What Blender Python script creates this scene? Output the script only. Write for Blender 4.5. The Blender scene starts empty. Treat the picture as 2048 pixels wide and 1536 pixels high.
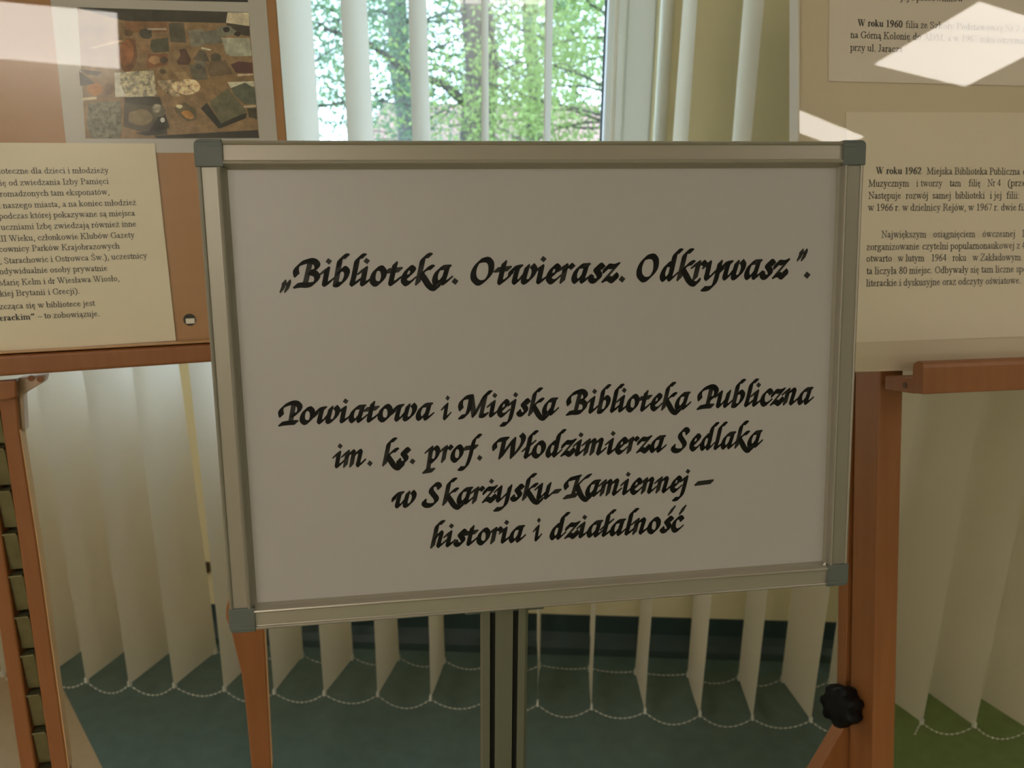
import bpy, math, random
import numpy as np
from mathutils import Matrix, Vector
random.seed(7); rng = np.random.default_rng(11)
SC = bpy.context.scene; COL = SC.collection
V3 = lambda *a: np.array(a, float)

# ------------------------------------------------------------------ camera
F, CX, CY = 1600., 1024., 768.
_g = V3(-54, 5365, 1600); _g /= np.linalg.norm(_g)
_z = -_g; _y = V3(0, 0, 1) - _z[2]*_z; _y /= np.linalg.norm(_y); _x = np.cross(_y, _z)
RC = np.array([_x, _y, _z]); CAM = V3(0, 0, 1.15)
cd = bpy.data.cameras.new('camera'); cam = bpy.data.objects.new('camera', cd); COL.objects.link(cam)
M = np.eye(4); M[:3, 0] = RC@V3(1, 0, 0); M[:3, 1] = RC@V3(0, -1, 0); M[:3, 2] = RC@V3(0, 0, -1); M[:3, 3] = CAM
cam.matrix_world = Matrix(M.tolist())
cd.sensor_width = 36; cd.lens = F*36/2048; cd.clip_start = .02; cd.clip_end = 300
cd.dof.use_dof = True; cd.dof.focus_distance = .6; cd.dof.aperture_fstop = 11
SC.camera = cam
# ------------------------------------------------------------------ world, sun, exposure
wd = bpy.data.worlds.new('sky'); SC.world = wd; wd.use_nodes = True
bg = wd.node_tree.nodes['Background']; bg.inputs[0].default_value = (.64, .80, 1, 1); bg.inputs[1].default_value = 6.8
sd = bpy.data.lights.new('sun', 'SUN'); sd.energy = 3.0; sd.angle = .03; sd.color = (1, .95, .85)
so = bpy.data.objects.new('sun', sd); COL.objects.link(so); so.rotation_euler = (math.radians(42), 0, math.radians(-28)); so.location = (0, -3, 30)
PANEL_EMIT = 14.
vs = SC.view_settings; vs.view_transform = 'Standard'; vs.look = 'None'; vs.gamma = 1; vs.exposure = -.2; vs.use_curve_mapping = False

# ------------------------------------------------------------------ helpers
def ray(px, py): return RC@V3((px-CX)/F, (py-CY)/F, 1)
def at(px, py, d): return CAM+ray(px, py)*d
def onz(px, py, z):
    r = ray(px, py); return CAM+r*((z-CAM[2])/r[2])
class Fr:                                                # a plane frame: X along, Y away, Z up
    def __init__(s, O, X, Z):
        s.O = np.array(O, float); s.X = X/np.linalg.norm(X); Z = Z-s.X*(Z@s.X); s.Z = Z/np.linalg.norm(Z); s.Y = np.cross(s.Z, s.X)
    def w(s, x, y, z): return s.O+s.X*x+s.Y*y+s.Z*z
    def loc(s, px, py, y=0):
        r = ray(px, py); t = ((s.O+s.Y*y-CAM)@s.Y)/(r@s.Y); q = CAM+t*r-s.O; return V3(q@s.X, y, q@s.Z)
    def mat(s, o=(0, 0, 0)):
        m = np.eye(4); m[:3, 0] = s.X; m[:3, 1] = s.Y; m[:3, 2] = s.Z; m[:3, 3] = s.w(*o); return Matrix(m.tolist())
def cp(px, d, D, Vv): return Fr(at(*px, d), RC@V3(*D), -(RC@V3(*Vv)))
BW, BH = .455, .3287
PB = Fr(at(390, 281, .455*1.1139), RC@V3(.99008, -.03948, .13482), -(RC@V3(.01934, .98960, .14252)))
PL = cp((352, 681), .85, (6976, -488, 1600), (125, 7032, 1600))
PR = cp((1710, 744), .86, (9976, -392, 1600), (500, 19232, 1600))
PW = Fr(V3(0, 1.668, 0), V3(1, -.034, 0), V3(0, 0, 1))
ID = Fr(V3(0, 0, 0), V3(1, 0, 0), V3(0, 0, 1))

def mat(name, col, rough=.6, metal=0, noise=0, nscale=20, bump=0, bscale=200, trans=0, spec=.5, stretch=None, col2=None, coat=0, tcol=None):
    m = bpy.data.materials.new(name); m.use_nodes = True; nt = m.node_tree; b = nt.nodes['Principled BSDF']; L = nt.links
    b.inputs['Roughness'].default_value = rough; b.inputs['Metallic'].default_value = metal
    b.inputs['Specular IOR Level'].default_value = spec; b.inputs['Coat Weight'].default_value = coat
    b.inputs['Base Color'].default_value = (*col, 1)
    tc = nt.nodes.new('ShaderNodeTexCoord'); mp = nt.nodes.new('ShaderNodeMapping'); L.new(tc.outputs['Object'], mp.inputs[0])
    if stretch: mp.inputs['Scale'].default_value = stretch
    if noise:
        n = nt.nodes.new('ShaderNodeTexNoise'); n.inputs['Scale'].default_value = nscale; n.inputs['Detail'].default_value = 4
        L.new(mp.outputs[0], n.inputs['Vector'])
        r = nt.nodes.new('ShaderNodeMix'); r.data_type = 'RGBA'
        c2 = col2 or tuple(c*(1-noise) for c in col)
        r.inputs['A'].default_value = (*c2, 1); r.inputs['B'].default_value = (*col, 1)
        L.new(n.outputs['Fac'], r.inputs['Factor']); L.new(r.outputs['Result'], b.inputs['Base Color'])
    if bump:
        n = nt.nodes.new('ShaderNodeTexNoise'); n.inputs['Scale'].default_value = bscale; L.new(mp.outputs[0], n.inputs['Vector'])
        bu = nt.nodes.new('ShaderNodeBump'); bu.inputs['Strength'].default_value = bump; bu.inputs['Distance'].default_value = .002
        L.new(n.outputs['Fac'], bu.inputs['Height']); L.new(bu.outputs[0], b.inputs['Normal'])
    if trans:
        t = nt.nodes.new('ShaderNodeBsdfTranslucent'); t.inputs['Color'].default_value = (*(tcol or col), 1)
        mx = nt.nodes.new('ShaderNodeMixShader'); mx.inputs[0].default_value = trans
        L.new(b.outputs[0], mx.inputs[1]); L.new(t.outputs[0], mx.inputs[2]); L.new(mx.outputs[0], nt.nodes['Material Output'].inputs[0])
    return m
def glassmat(name, tint=(1, 1, 1), rough=.0, bump=0, ior=1.5):
    m = bpy.data.materials.new(name); m.use_nodes = True; nt = m.node_tree; nt.nodes.remove(nt.nodes['Principled BSDF']); L = nt.links
    t = nt.nodes.new('ShaderNodeBsdfTransparent'); t.inputs[0].default_value = (*tint, 1)
    g = nt.nodes.new('ShaderNodeBsdfGlossy'); g.inputs['Roughness'].default_value = rough
    f = nt.nodes.new('ShaderNodeFresnel'); f.inputs[0].default_value = ior
    ge = nt.nodes.new('ShaderNodeNewGeometry'); mu = nt.nodes.new('ShaderNodeMath'); mu.operation = 'MULTIPLY_ADD'; mu.inputs[1].default_value = 1.3; mu.use_clamp = True; L.new(f.outputs[0], mu.inputs[0]); neg = nt.nodes.new('ShaderNodeMath'); neg.operation = 'MULTIPLY'; neg.inputs[1].default_value = -2; L.new(ge.outputs['Backfacing'], neg.inputs[0]); L.new(neg.outputs[0], mu.inputs[2])   # thin sheet: both surfaces' reflection on the outer face, no inner total reflection
    mx = nt.nodes.new('ShaderNodeMixShader'); L.new(mu.outputs[0], mx.inputs[0]); L.new(t.outputs[0], mx.inputs[1]); L.new(g.outputs[0], mx.inputs[2])
    if bump:
        n = nt.nodes.new('ShaderNodeTexNoise'); n.inputs['Scale'].default_value = 6; bu = nt.nodes.new('ShaderNodeBump'); bu.inputs['Strength'].default_value = bump
        bu.inputs['Distance'].default_value = .002; L.new(n.outputs['Fac'], bu.inputs['Height']); L.new(bu.outputs[0], g.inputs['Normal']); L.new(bu.outputs[0], f.inputs['Normal'])
    L.new(mx.outputs[0], nt.nodes['Material Output'].inputs[0]); return m
def emitmat(name, col, s):
    m = bpy.data.materials.new(name); m.use_nodes = True; nt = m.node_tree; b = nt.nodes['Principled BSDF']
    b.inputs['Base Color'].default_value = (.8, .8, .8, 1); b.inputs['Emission Color'].default_value = (*col, 1); b.inputs['Emission Strength'].default_value = s
    return m

class MB:
    def __init__(s): s.v = []; s.f = []; s.mi = []
    def add(s, vs, fs, mi=0):
        b = len(s.v); s.v += [tuple(map(float, p)) for p in vs]; s.f += [tuple(b+i for i in f) for f in fs]; s.mi += [mi]*len(fs); return s
    def box(s, x0, x1, y0, y1, z0, z1, mi=0):
        v = [(x, y, z) for x in (x0, x1) for y in (y0, y1) for z in (z0, z1)]
        return s.add(v, [(0, 1, 3, 2), (4, 6, 7, 5), (0, 4, 5, 1), (2, 3, 7, 6), (0, 2, 6, 4), (1, 5, 7, 3)], mi)
    def prism(s, poly, y0, y1, mi=0):                      # poly of (x,z), front y0, back y1
        n = len(poly); v = [(p[0], y0, p[1]) for p in poly]+[(p[0], y1, p[1]) for p in poly]
        return s.add(v, [tuple(range(n)), tuple(range(2*n-1, n-1, -1))]+[(i, n+i, n+(i+1) % n, (i+1) % n) for i in range(n)], mi)
    def tube(s, pts, r, n=8, cap=True, mi=0):
        pts = [np.array(p, float) for p in pts]; R = r if hasattr(r, '__len__') else [r]*len(pts); vs = []; up = V3(.13, .2, 1)
        for i, p in enumerate(pts):
            t = pts[min(i+1, len(pts)-1)]-pts[max(i-1, 0)]; t /= np.linalg.norm(t)+1e-12
            a = np.cross(t, up); a /= np.linalg.norm(a)+1e-12; b = np.cross(t, a)
            vs += [p+R[i]*(a*math.cos(k*2*math.pi/n)+b*math.sin(k*2*math.pi/n)) for k in range(n)]
        fs = [(i*n+k, i*n+(k+1) % n, (i+1)*n+(k+1) % n, (i+1)*n+k) for i in range(len(pts)-1) for k in range(n)]
        if cap: fs += [tuple(range(n-1, -1, -1)), tuple((len(pts)-1)*n+k for k in range(n))]
        return s.add(vs, fs, mi)
    def build(s, name, mats, parent=None, fr=None, bevel=0, smooth=False, recalc=True, seg=2):
        me = bpy.data.meshes.new(name); me.from_pydata(s.v, [], s.f); o = bpy.data.objects.new(name, me); COL.objects.link(o)
        for m in (mats if isinstance(mats, (list, tuple)) else [mats]): me.materials.append(m)
        me.polygons.foreach_set('material_index', s.mi)
        if recalc:
            import bmesh
            bm = bmesh.new(); bm.from_mesh(me); bmesh.ops.recalc_face_normals(bm, faces=bm.faces); bm.to_mesh(me); bm.free()
        if smooth: me.polygons.foreach_set('use_smooth', [True]*len(me.polygons))
        if parent is not None: o.parent = parent
        elif fr is not None: o.matrix_world = fr.mat()
        if bevel:
            b = o.modifiers.new('bevel', 'BEVEL'); b.width = bevel; b.segments = seg; b.limit_method = 'ANGLE'; b.harden_normals = False
        return o
def tag(o, label=None, cat=None, group=None, kind=None):
    for k, v in (('label', label), ('category', cat), ('group', group), ('kind', kind)):
        if v: o[k] = v
    return o
def empty(name, fr, **k):
    o = bpy.data.objects.new(name, None); COL.objects.link(o); o.empty_display_size = .05; o.matrix_world = fr.mat(); return tag(o, **k)
def pxpoly(P, pts, y=0):
    q = [P.loc(*p, y) for p in pts]; return [(a[0], a[2]) for a in q]
def to_floor(P, poly, y):                                # extend the last two corners (right, left) down to the floor
    n = len(poly); out = list(poly)
    for i, j in ((n-2, n-3), (n-1, 0)):
        a = V3(*out[j]); b = V3(*out[i]); za = P.w(a[0], y, a[1])[2]; zb = P.w(b[0], y, b[1])[2]
        t = za/(za-zb); c = a+(b-a)*t; out[i] = (c[0], c[1])
    return out

# ------------------------------------------------------------------ materials
M_wall = mat('yellow_wall_paint', (.80, .70, .42), .8, noise=.06, nscale=3, bump=.15, bscale=300)
M_cream = mat('cream_corner_bead', (.86, .84, .72), .6)
M_room = mat('pale_wall_paint', (.80, .77, .68), .8)
M_ceil = mat('ceiling_white', (.85, .82, .76), .9)
M_pvc = mat('white_pvc', (.86, .90, .94), .35)
M_seal = mat('rubber_seal', (.04, .05, .05), .6)
M_teal = mat('teal_lino', (.13, .20, .175), .42, noise=.45, nscale=30, bump=.1, bscale=60)
M_tealdk = mat('teal_skirting', (.028, .055, .05), .5, noise=.2, nscale=20)
M_green = mat('green_lino', (.20, .28, .09), .45, noise=.35, nscale=35, bump=.1, bscale=60)
M_beige = mat('beige_lino', (.5, .37, .22), .45, noise=.2, nscale=30)
M_slat = mat('blind_fabric', (.85, .755, .56), .85, trans=.42, tcol=(.82, .81, .78), noise=.04, nscale=150, bump=.25, bscale=900)
M_chain = mat('chain_plastic', (.72, .7, .6), .4)
M_wood = mat('beech_wood', (.37, .145, .045), .42, noise=.35, nscale=7, stretch=(14, 14, 1.2), bump=.05, bscale=30, col2=(.27, .092, .027))
M_woodlit = mat('beech_lit_face', (.72, .42, .2), .4, noise=.2, nscale=8, stretch=(1, 10, 10))  # same beech, paler: light on side and top faces put into the colour
M_panel = mat('cork_brown_panel', (.55, .29, .12), .6, noise=.18, nscale=9, stretch=(1, 1, 6), bump=.05)
M_tan = mat('tan_panel', (.82, .70, .52), .6, noise=.08, nscale=6)
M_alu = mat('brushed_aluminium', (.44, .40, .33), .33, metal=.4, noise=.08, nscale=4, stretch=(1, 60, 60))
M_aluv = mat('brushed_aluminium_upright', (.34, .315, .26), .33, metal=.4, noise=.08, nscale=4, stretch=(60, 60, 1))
M_cap = mat('grey_plastic_cap', (.135, .155, .14), .45, noise=.15, nscale=40)
M_pole = mat('anodised_pole', (.20, .195, .145), .4, metal=.4, noise=.1, nscale=5, stretch=(60, 60, 1))
M_dark = mat('dark_groove', (.015, .014, .008), .7)
M_paper = mat('poster_paper', (.47, .437, .425), .5, noise=.02, nscale=5, coat=.8)
M_paper.node_tree.nodes['Principled BSDF'].inputs['Coat Roughness'].default_value = .33
M_ink = mat('black_ink', (.008, .007, .004), .5)
M_txt = mat('toner', (.014, .012, .009), .6)
M_cream_sheet = mat('cream_paper', (.93, .85, .66), .6, noise=.03, nscale=8)
M_sheet1 = mat('pinkish_paper', (.92, .82, .72), .6, noise=.03, nscale=8)
M_sheet2 = mat('laminated_tan_paper', (.93, .82, .66), .55, noise=.05, nscale=8)
M_white_sheet = mat('white_card', (.66, .64, .60), .6)
M_plexi = glassmat('plexiglass', (.985, .98, .97), .006, .0)
M_pane = glassmat('window_glass', (.97, .985, .98), 0)
M_black = mat('black_plastic', (.003, .003, .003), .5, spec=.25)
M_brass = mat('aged_brass', (.26, .24, .12), .38, metal=.7, noise=.5, nscale=60)
M_steel = mat('screw_steel', (.7, .66, .6), .3, metal=.8)
M_brk = mat('pale_bracket', (.72, .52, .38), .5)
M_led = emitmat('light_diffuser', (1, .925, .84), PANEL_EMIT)

# ------------------------------------------------------------------ room shell (in the frame of the window wall)
X0, X1, YB, ZT = -2.6, 4.0, -7.2, 2.6
def wx(px, py, y=0): return PW.loc(px, py, y)
jr = wx(1331, 150)[0]; sill, head, jl = .74, 2.3, -2.0; TH = .26
b = MB()
b.box(X0-.2, jl, 0, TH, 0, ZT); b.box(jr, X1+.2, 0, TH, 0, ZT); b.box(jl, jr, 0, TH, 0, sill); b.box(jl, jr, 0, TH, head, ZT)
tag(b.build('wall_back', M_wall, fr=PW), kind='structure')
b = MB(); b.tube([(jr-.003, .004, sill), (jr-.003, .004, head)], .013, 14)
tag(b.build('trim_1', M_cream, fr=PW, smooth=True), kind='structure')
tag(MB().box(X0-.2, X0, YB, 0, 0, ZT).build('wall_left', M_room, fr=PW), kind='structure')
tag(MB().box(X1, X1+.2, YB, 0, 0, ZT).build('wall_right', M_room, fr=PW), kind='structure')
tag(MB().box(X0-.2, X1+.2, YB-.2, YB, 0, ZT).build('wall_front', M_room, fr=PW), kind='structure')
tag(MB().box(X0-.2, X1+.2, YB-.2, TH, ZT, ZT+.15).build('ceiling', M_ceil, fr=PW), kind='structure')
# floor: three colours of linoleum laid edge to edge
def f2(px, py):
    p = onz(px, py, 0)-PW.O; return np.array([p@PW.X, p@PW.Y])
la, lb = f2(130, 1385), f2(205, 1536); ra, rb = f2(1690, 1465), f2(1610, 1536)
def ext(a, b_, Y): return a+(b_-a)*((Y-a[1])/(b_[1]-a[1]))
L0, L1 = ext(la, lb, 0), ext(la, lb, -1.0); R0, R1 = ext(ra, rb, 0), ext(ra, rb, -1.0)
b = MB()
def fl(pts, mi): b.prism([(p[0], p[1]) for p in pts], 0, .05, mi)
fl([(X0-.2, 0), (X0-.2, YB-.2), (L1[0], YB-.2), L1, L0], 2); fl([L0, L1, R1, R0], 0)
fl([L1, (L1[0], YB-.2), (R1[0], YB-.2), R1], 0); fl([R0, R1, (R1[0], YB-.2), (X1+.2, YB-.2), (X1+.2, 0)], 1)
b.v = [(p[0], p[2], -p[1]) for p in b.v]
b.box(X0-.2, X1+.2, 0, TH, -.05, 0, 0)
tag(b.build('floor', [M_teal, M_green, M_beige], fr=PW), kind='structure')
# coved lino skirting
b = MB(); prof = [(0, .085), (-.004, .085), (-.004, .04), (-.010, .02), (-.022, .007), (-.040, .001), (0, .001)]
n = len(prof); b.add([(x, p[0], p[1]) for x in (X0, X1) for p in prof], [tuple(range(n)), tuple(range(2*n-1, n-1, -1))]+[(i, (i+1) % n, n+(i+1) % n, n+i) for i in range(n)])
tag(b.build('baseboard_back', M_tealdk, fr=PW), kind='structure')
# window
win = empty('window_1', PW, kind='structure')
yw = TH-.07
b = MB(); fw = .062
b.box(jl, jl+fw, yw, yw+.07, sill, head); b.box(jr-fw, jr, yw, yw+.07, sill, head); b.box(jl+fw, jr-fw, yw, yw+.07, sill, sill+fw); b.box(jl+fw, jr-fw, yw, yw+.07, head-fw, head)
mid = (jl+jr)/2-.35; b.box(mid-.035, mid+.035, yw, yw+.07, sill+fw, head-fw)
b.build('window_frame', M_pvc, win, bevel=.004)
for (a, c) in ((jl+fw, mid-.035), (mid+.035, jr-fw)):
    b = MB(); s = .042; y0, y1 = yw-.012, yw+.05
    b.box(a, a+s, y0, y1, sill+fw, head-fw); b.box(c-s, c, y0, y1, sill+fw, head-fw); b.box(a+s, c-s, y0, y1, sill+fw, sill+fw+s); b.box(a+s, c-s, y0, y1, head-fw-s, head-fw)
    sa = b.build('sash', M_pvc, win, bevel=.006)
    b = MB(); t = .004; z0, z1 = sill+fw+s, head-fw-s
    b.box(a+s, a+s+t, yw+.012, yw+.03, z0, z1); b.box(c-s-t, c-s, yw+.012, yw+.03, z0, z1); b.box(a+s, c-s, yw+.012, yw+.03, z0, z0+t); b.box(a+s, c-s, yw+.012, yw+.03, z1-t, z1)
    b.build('seal', M_seal, sa)
    MB().box(a+s, c-s, yw+.02, yw+.024, z0, z1).build('pane', M_pane, sa)
MB().box(jl+.001, jr-.001, -.03, yw-.001, sill+.001, sill+.02).build('window_sill', M_pvc, win, bevel=.004)

# ------------------------------------------------------------------ ceiling light panels, with added fill panels
def cpanel(x, y, sx, sy, rz, label):
    fr = Fr(V3(x, y, ZT), V3(math.cos(rz), math.sin(rz), 0), V3(0, 0, 1))
    t = empty('ceiling_light', fr, label=label, cat='light', group='square light panels in the ceiling')
    MB().box(-sx/2, sx/2, -sy/2, sy/2, -.010, -.006).build('diffuser', M_led, t)
    b = MB(); w = .018
    b.box(-sx/2-w, sx/2+w, -sy/2-w, -sy/2, -.014, 0); b.box(-sx/2-w, sx/2+w, sy/2, sy/2+w, -.014, 0); b.box(-sx/2-w, -sx/2, -sy/2, sy/2, -.014, 0); b.box(sx/2, sx/2+w, -sy/2, sy/2, -.014, 0)
    b.build('frame', M_pvc, t)
CP = []
for (px, py, P, a) in []: pass
def mirror(P, px, py):
    r = ray(px, py); t = ((P.O-CAM)@P.Y)/(r@P.Y); H = CAM+t*r; q = r-2*(r@P.Y)*P.Y; return H+q*((ZT-H[2])/q[2])
cpanel(2.77, -.935, .62, .50, -.12, 'square glowing ceiling panel in front on the right, nearest the window')
cpanel(2.524, -1.728, .90, .16, -.33, 'narrow glowing ceiling strip behind the nearest one on the right')
cpanel(-.655, -4.82, .98, 1.64, .03, 'large glowing ceiling panel far behind on the left')
cpanel(-1.6, -1.3, .6, .6, 0, 'added square fill panel on the ceiling above the left display board')  # added fill light for the sheets, no such fixture known
cpanel(-2.0, -2.9, .6, .6, 0, 'added square fill panel on the ceiling deeper in the room on the left')  # added fill to brighten left-facing sides and the sheets

# ------------------------------------------------------------------ vertical blinds
def slat_mesh(nb, fb, nt_, ft, z0, z1, seed):
    r = random.Random(seed); nz, nu = 22, 5; vs = []; c = r.uniform(-.004, .006); ph = r.uniform(0, 6)
    zs = [z0, z0+.004, z0+.05, z0+.10, z0+.13]+[z0+.13+(z1-z0-.13)*(i/(nz-5)) for i in range(1, nz-4)]
    nz = len(zs)
    for i, z in enumerate(zs):
        t = (z-z0)/(z1-z0); a = nb*(1-t)+nt_*t; q = fb*(1-t)+ft*t; d = q-a; nn = V3(-d[1], d[0]); nn /= np.linalg.norm(nn)
        w = .004*math.sin(ph+z*4)*min(1, (z-z0)/.12); k = 1.0 if z > z0+.11 else .0
        for j in range(nu):
            u = j/(nu-1); p = a+d*u+nn*((c*4*u*(1-u))*(.3+.7*k)+w*(.6-u)*.6); vs.append((p[0], p[1], z))
    fs = [(i*nu+j, i*nu+j+1, (i+1)*nu+j+1, (i+1)*nu+j) for i in range(nz-1) for j in range(nu-1)]
    return vs, fs
ZH = .05; ZTOP = 2.42
def V2(px, py): p = onz(px, py, ZH); return V3(p[0], p[1])
def chain(parent, a, c, sag, name='bead_chain'):
    L = np.linalg.norm(c-a); n = 12; pts = [a+(c-a)*t-V3(0, 0, 1)*sag*4*t*(1-t) for t in np.linspace(0, 1, n)]
    b = MB(); b.tube(pts, .0005, 4)
    m = max(6, int(L/.0095))
    for t in np.linspace(0, 1, m+1):
        p = a+(c-a)*t-V3(0, 0, 1)*sag*4*t*(1-t); r = .0024
        b.add([p+V3(*q)*r for q in ((1, 0, 0), (-1, 0, 0), (0, 1, 0), (0, -1, 0), (0, 0, 1), (0, 0, -1))], [(0, 2, 4), (2, 1, 4), (1, 3, 4), (3, 0, 4), (2, 0, 5), (1, 2, 5), (3, 1, 5), (0, 3, 5)])
    return b.build(name, M_chain, parent, recalc=False, smooth=True)
def xat(px, z, y):                                       # world x of a column px at height z and depth y
    py = 768
    for _ in range(25):
        r = ray(px, py); P = CAM+r*(y-CAM[1])/r[1]; py += (P[2]-z)*900
    return P[0]
def blind(label, near, far, tops, w, grp):
    fr = Fr(V3(0, 0, 0), V3(1, 0, 0), V3(0, 0, 1)); root = empty('vertical_blind', fr, label=label, cat='blind', group=grp)
    N = []; Fa = []
    for i, (a, f) in enumerate(zip(near, far)):
        d = f-a; d = d/np.linalg.norm(d)*w; q = a+d
        nt_, ft = a.copy(), q.copy()
        if i in tops:                                    # measured twist at eye level, carried on to the top
            xn, xf = tops[i]
            ze = CAM[2]
            k = (ZTOP-ZH)/(ze-ZH)
            dx = xat(xn, ze, a[1])-a[0]; nt_ = a+V3(dx*k, 0)
            dx = xat(xf, ze, q[1])-q[0]; ft = q+V3(dx*k, 0)
        vs, fs = slat_mesh(a, q, nt_, ft, ZH, ZTOP, i*7+len(near))
        m = MB(); m.add(vs, fs); s = m.build('slat', M_slat, root, recalc=False, smooth=True)
        # hem clips at both lower corners
        u = d/np.linalg.norm(d)
        for e in (a, q-u*.006):
            b = MB()
            b.add([(e[0]+u[0]*x-u[1]*y, e[1]+u[1]*x+u[0]*y, z) for x in (-.002, .006) for y in (-.002, .002) for z in (ZH-.004, ZH+.008)], [(0, 1, 3, 2), (4, 6, 7, 5), (0, 4, 5, 1), (2, 3, 7, 6), (0, 2, 6, 4), (1, 5, 7, 3)])
            b.build('chain_clip', M_chain, s)
        N.append(V3(*a, ZH)); Fa.append(V3(*q, ZH))
    for i in range(len(N)-1):
        chain(root, N[i], N[i+1], .024+.004*math.sin(i*2.3)); 
        chain(root, Fa[i], Fa[i+1], .020 if i not in (12, 13, 14) else .006)
    b = MB(); xs0 = min(p[0] for p in N)-.06; xs1 = max(p[0] for p in N)+.06; ym0 = (N[0][1]+Fa[0][1])/2; ym1 = (N[-1][1]+Fa[-1][1])/2
    c = [(xs0, ym0), (xs1, ym1)]
    b.add([(x, y+dy, z) for (x, y) in c for dy in (-.022, .022) for z in (ZTOP, ZTOP+.04)], [(0, 1, 3, 2), (4, 6, 7, 5), (0, 4, 5, 1), (2, 3, 7, 6), (0, 2, 6, 4), (1, 5, 7, 3)])
    b.build('headrail', M_pvc, root)
    return root, N, Fa
nr = [(-80, 1345), (4, 1350), (88, 1356), (172, 1362), (258, 1369), (348, 1372), (448, 1379), (548, 1385), (648, 1388), (755, 1390), (861, 1398), (968, 1404), (1075, 1409), (1183, 1416), (1290, 1424), (1400, 1430), (1505, 1437), (1622, 1441), (1735, 1446)]
fa = [(5, 1290), (85, 1296), (166, 1300), (248, 1304), (340, 1305), (434, 1302), (525, 1304), (609, 1307), (706, 1315), (799, 1314), (891, 1318), (985, 1324), (1080, 1330), (1178, 1335), (1268, 1335), (1374, 1345), (1475, 1350), (1560, 1355), (1655, 1362)]
tops = {5: (203, 299), 7: (452, 545), 8: (562, 640), 9: (697, 747), 10: (826, 861), 11: (962, 979), 12: (1090, 1100), 13: (1229, 1222), 14: (1374, 1345), 15: (1503, 1462), 16: (1640, 1590)}
bl1, N1, F1 = blind('long vertical fabric blind across the window behind the framed sign', [V2(*p) for p in nr], [V2(*p) for p in fa], tops, .131, 'vertical blinds')
nr2 = [(1845, 1445), (1950, 1452), (2060, 1459), (2172, 1466), (2285, 1473)]
fa2 = [(1755, 1380), (1855, 1384), (1952, 1390), (2052, 1396), (2160, 1402)]
bl2, N2, F2 = blind('short vertical fabric blind over green floor at the right edge', [V2(*p) for p in nr2], [V2(*p) for p in fa2], {}, .131, 'vertical blinds')
chain(bl2, N2[0], N2[0]+V3(-.013, -.004, -.024), -.006, 'chain_end')

# ------------------------------------------------------------------ small brown clips low on the window wall
for px in (412, 316):
    q = PW.loc(px, 1132, 0); b = MB(); b.box(q[0]-.010, q[0]+.010, -.012, 0, q[2]-.012, q[2]+.012); b.tube([(q[0]-.004, -.014, q[2]-.022), (q[0]+.006, -.02, q[2]), (q[0]-.004, -.014, q[2]+.018)], .004, 8)
    o = b.build('wall_clip', mat('clip_brown', (.09, .055, .02), .5), fr=PW, bevel=.002)
    tag(o, 'small dark brown clip on the wall, seen in the '+('wider' if px == 412 else 'narrower')+' gap between left slats', 'clip', 'small clips on the wall')

# ------------------------------------------------------------------ pen lettering engine
def spline(pts, n=7):
    P = [V3(*p) for p in pts]; P = [2*P[0]-P[1]]+P+[2*P[-1]-P[-2]]; out = []
    for i in range(1, len(P)-2):
        p0, p1, p2, p3 = P[i-1:i+3]
        for k in range(n):
            t = k/n; out.append(.5*((2*p1)+(-p0+p2)*t+(2*p0-5*p1+4*p2-p3)*t*t+(-p0+3*p1-3*p2+p3)*t**3))
    out.append(P[-2]); return out
def hull(pts):
    pts = sorted(set((round(p[0], 7), round(p[1], 7)) for p in pts))
    def half(ps):
        h = []
        for p in ps:
            while len(h) > 1 and (h[-1][0]-h[-2][0])*(p[1]-h[-2][1])-(h[-1][1]-h[-2][1])*(p[0]-h[-2][0]) <= 0: h.pop()
            h.append(p)
        return h
    a, b_ = half(pts), half(pts[::-1]); return a[:-1]+b_[:-1]
def flatnib(L, T, deg):
    a = math.radians(deg); c, s = math.cos(a), math.sin(a)
    return [V3(c*x-s*y, s*x+c*y) for x, y in ((-L/2, -T/2), (L/2, -T/2), (L/2, T/2), (-L/2, T/2))]
def ellnib(rx, ry, n=10): return [V3(rx*math.cos(k*2*math.pi/n), ry*math.sin(k*2*math.pi/n)) for k in range(n)]
_cache = {}
def glyph(font, ch):
    key = (font['id'], ch)
    if key in _cache: return _cache[key]
    adv, strokes = font['g'][ch]; polys = []
    for s in strokes.split('|'):
        s = s.strip()
        if not s: continue
        sm = '~' in s[:3]; thin = '-' in s[:2] and not s[1:2].isdigit() and s[0] == '-' and s[1] in ' ~'
        body = s.lstrip('-~ ') if (sm or thin) else s
        if s[0] == '*':                                  # diamond
            x, y, r = map(float, s[1:].split(',')); polys.append([(x-r*.95, y-r*.12), (x+r*.1, y-r), (x+r, y+r*.12), (x-r*.1, y+r)]); continue
        pts = [tuple(map(float, q.split(','))) for q in body.split()]
        nib = font['thin'] if thin else font['nib']
        P = spline(pts) if sm else [V3(*p) for p in pts]
        for i in range(len(P)-1): polys.append(hull([P[i]+v for v in nib]+[P[i+1]+v for v in nib]))
    _cache[key] = (adv, polys); return _cache[key]
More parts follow.
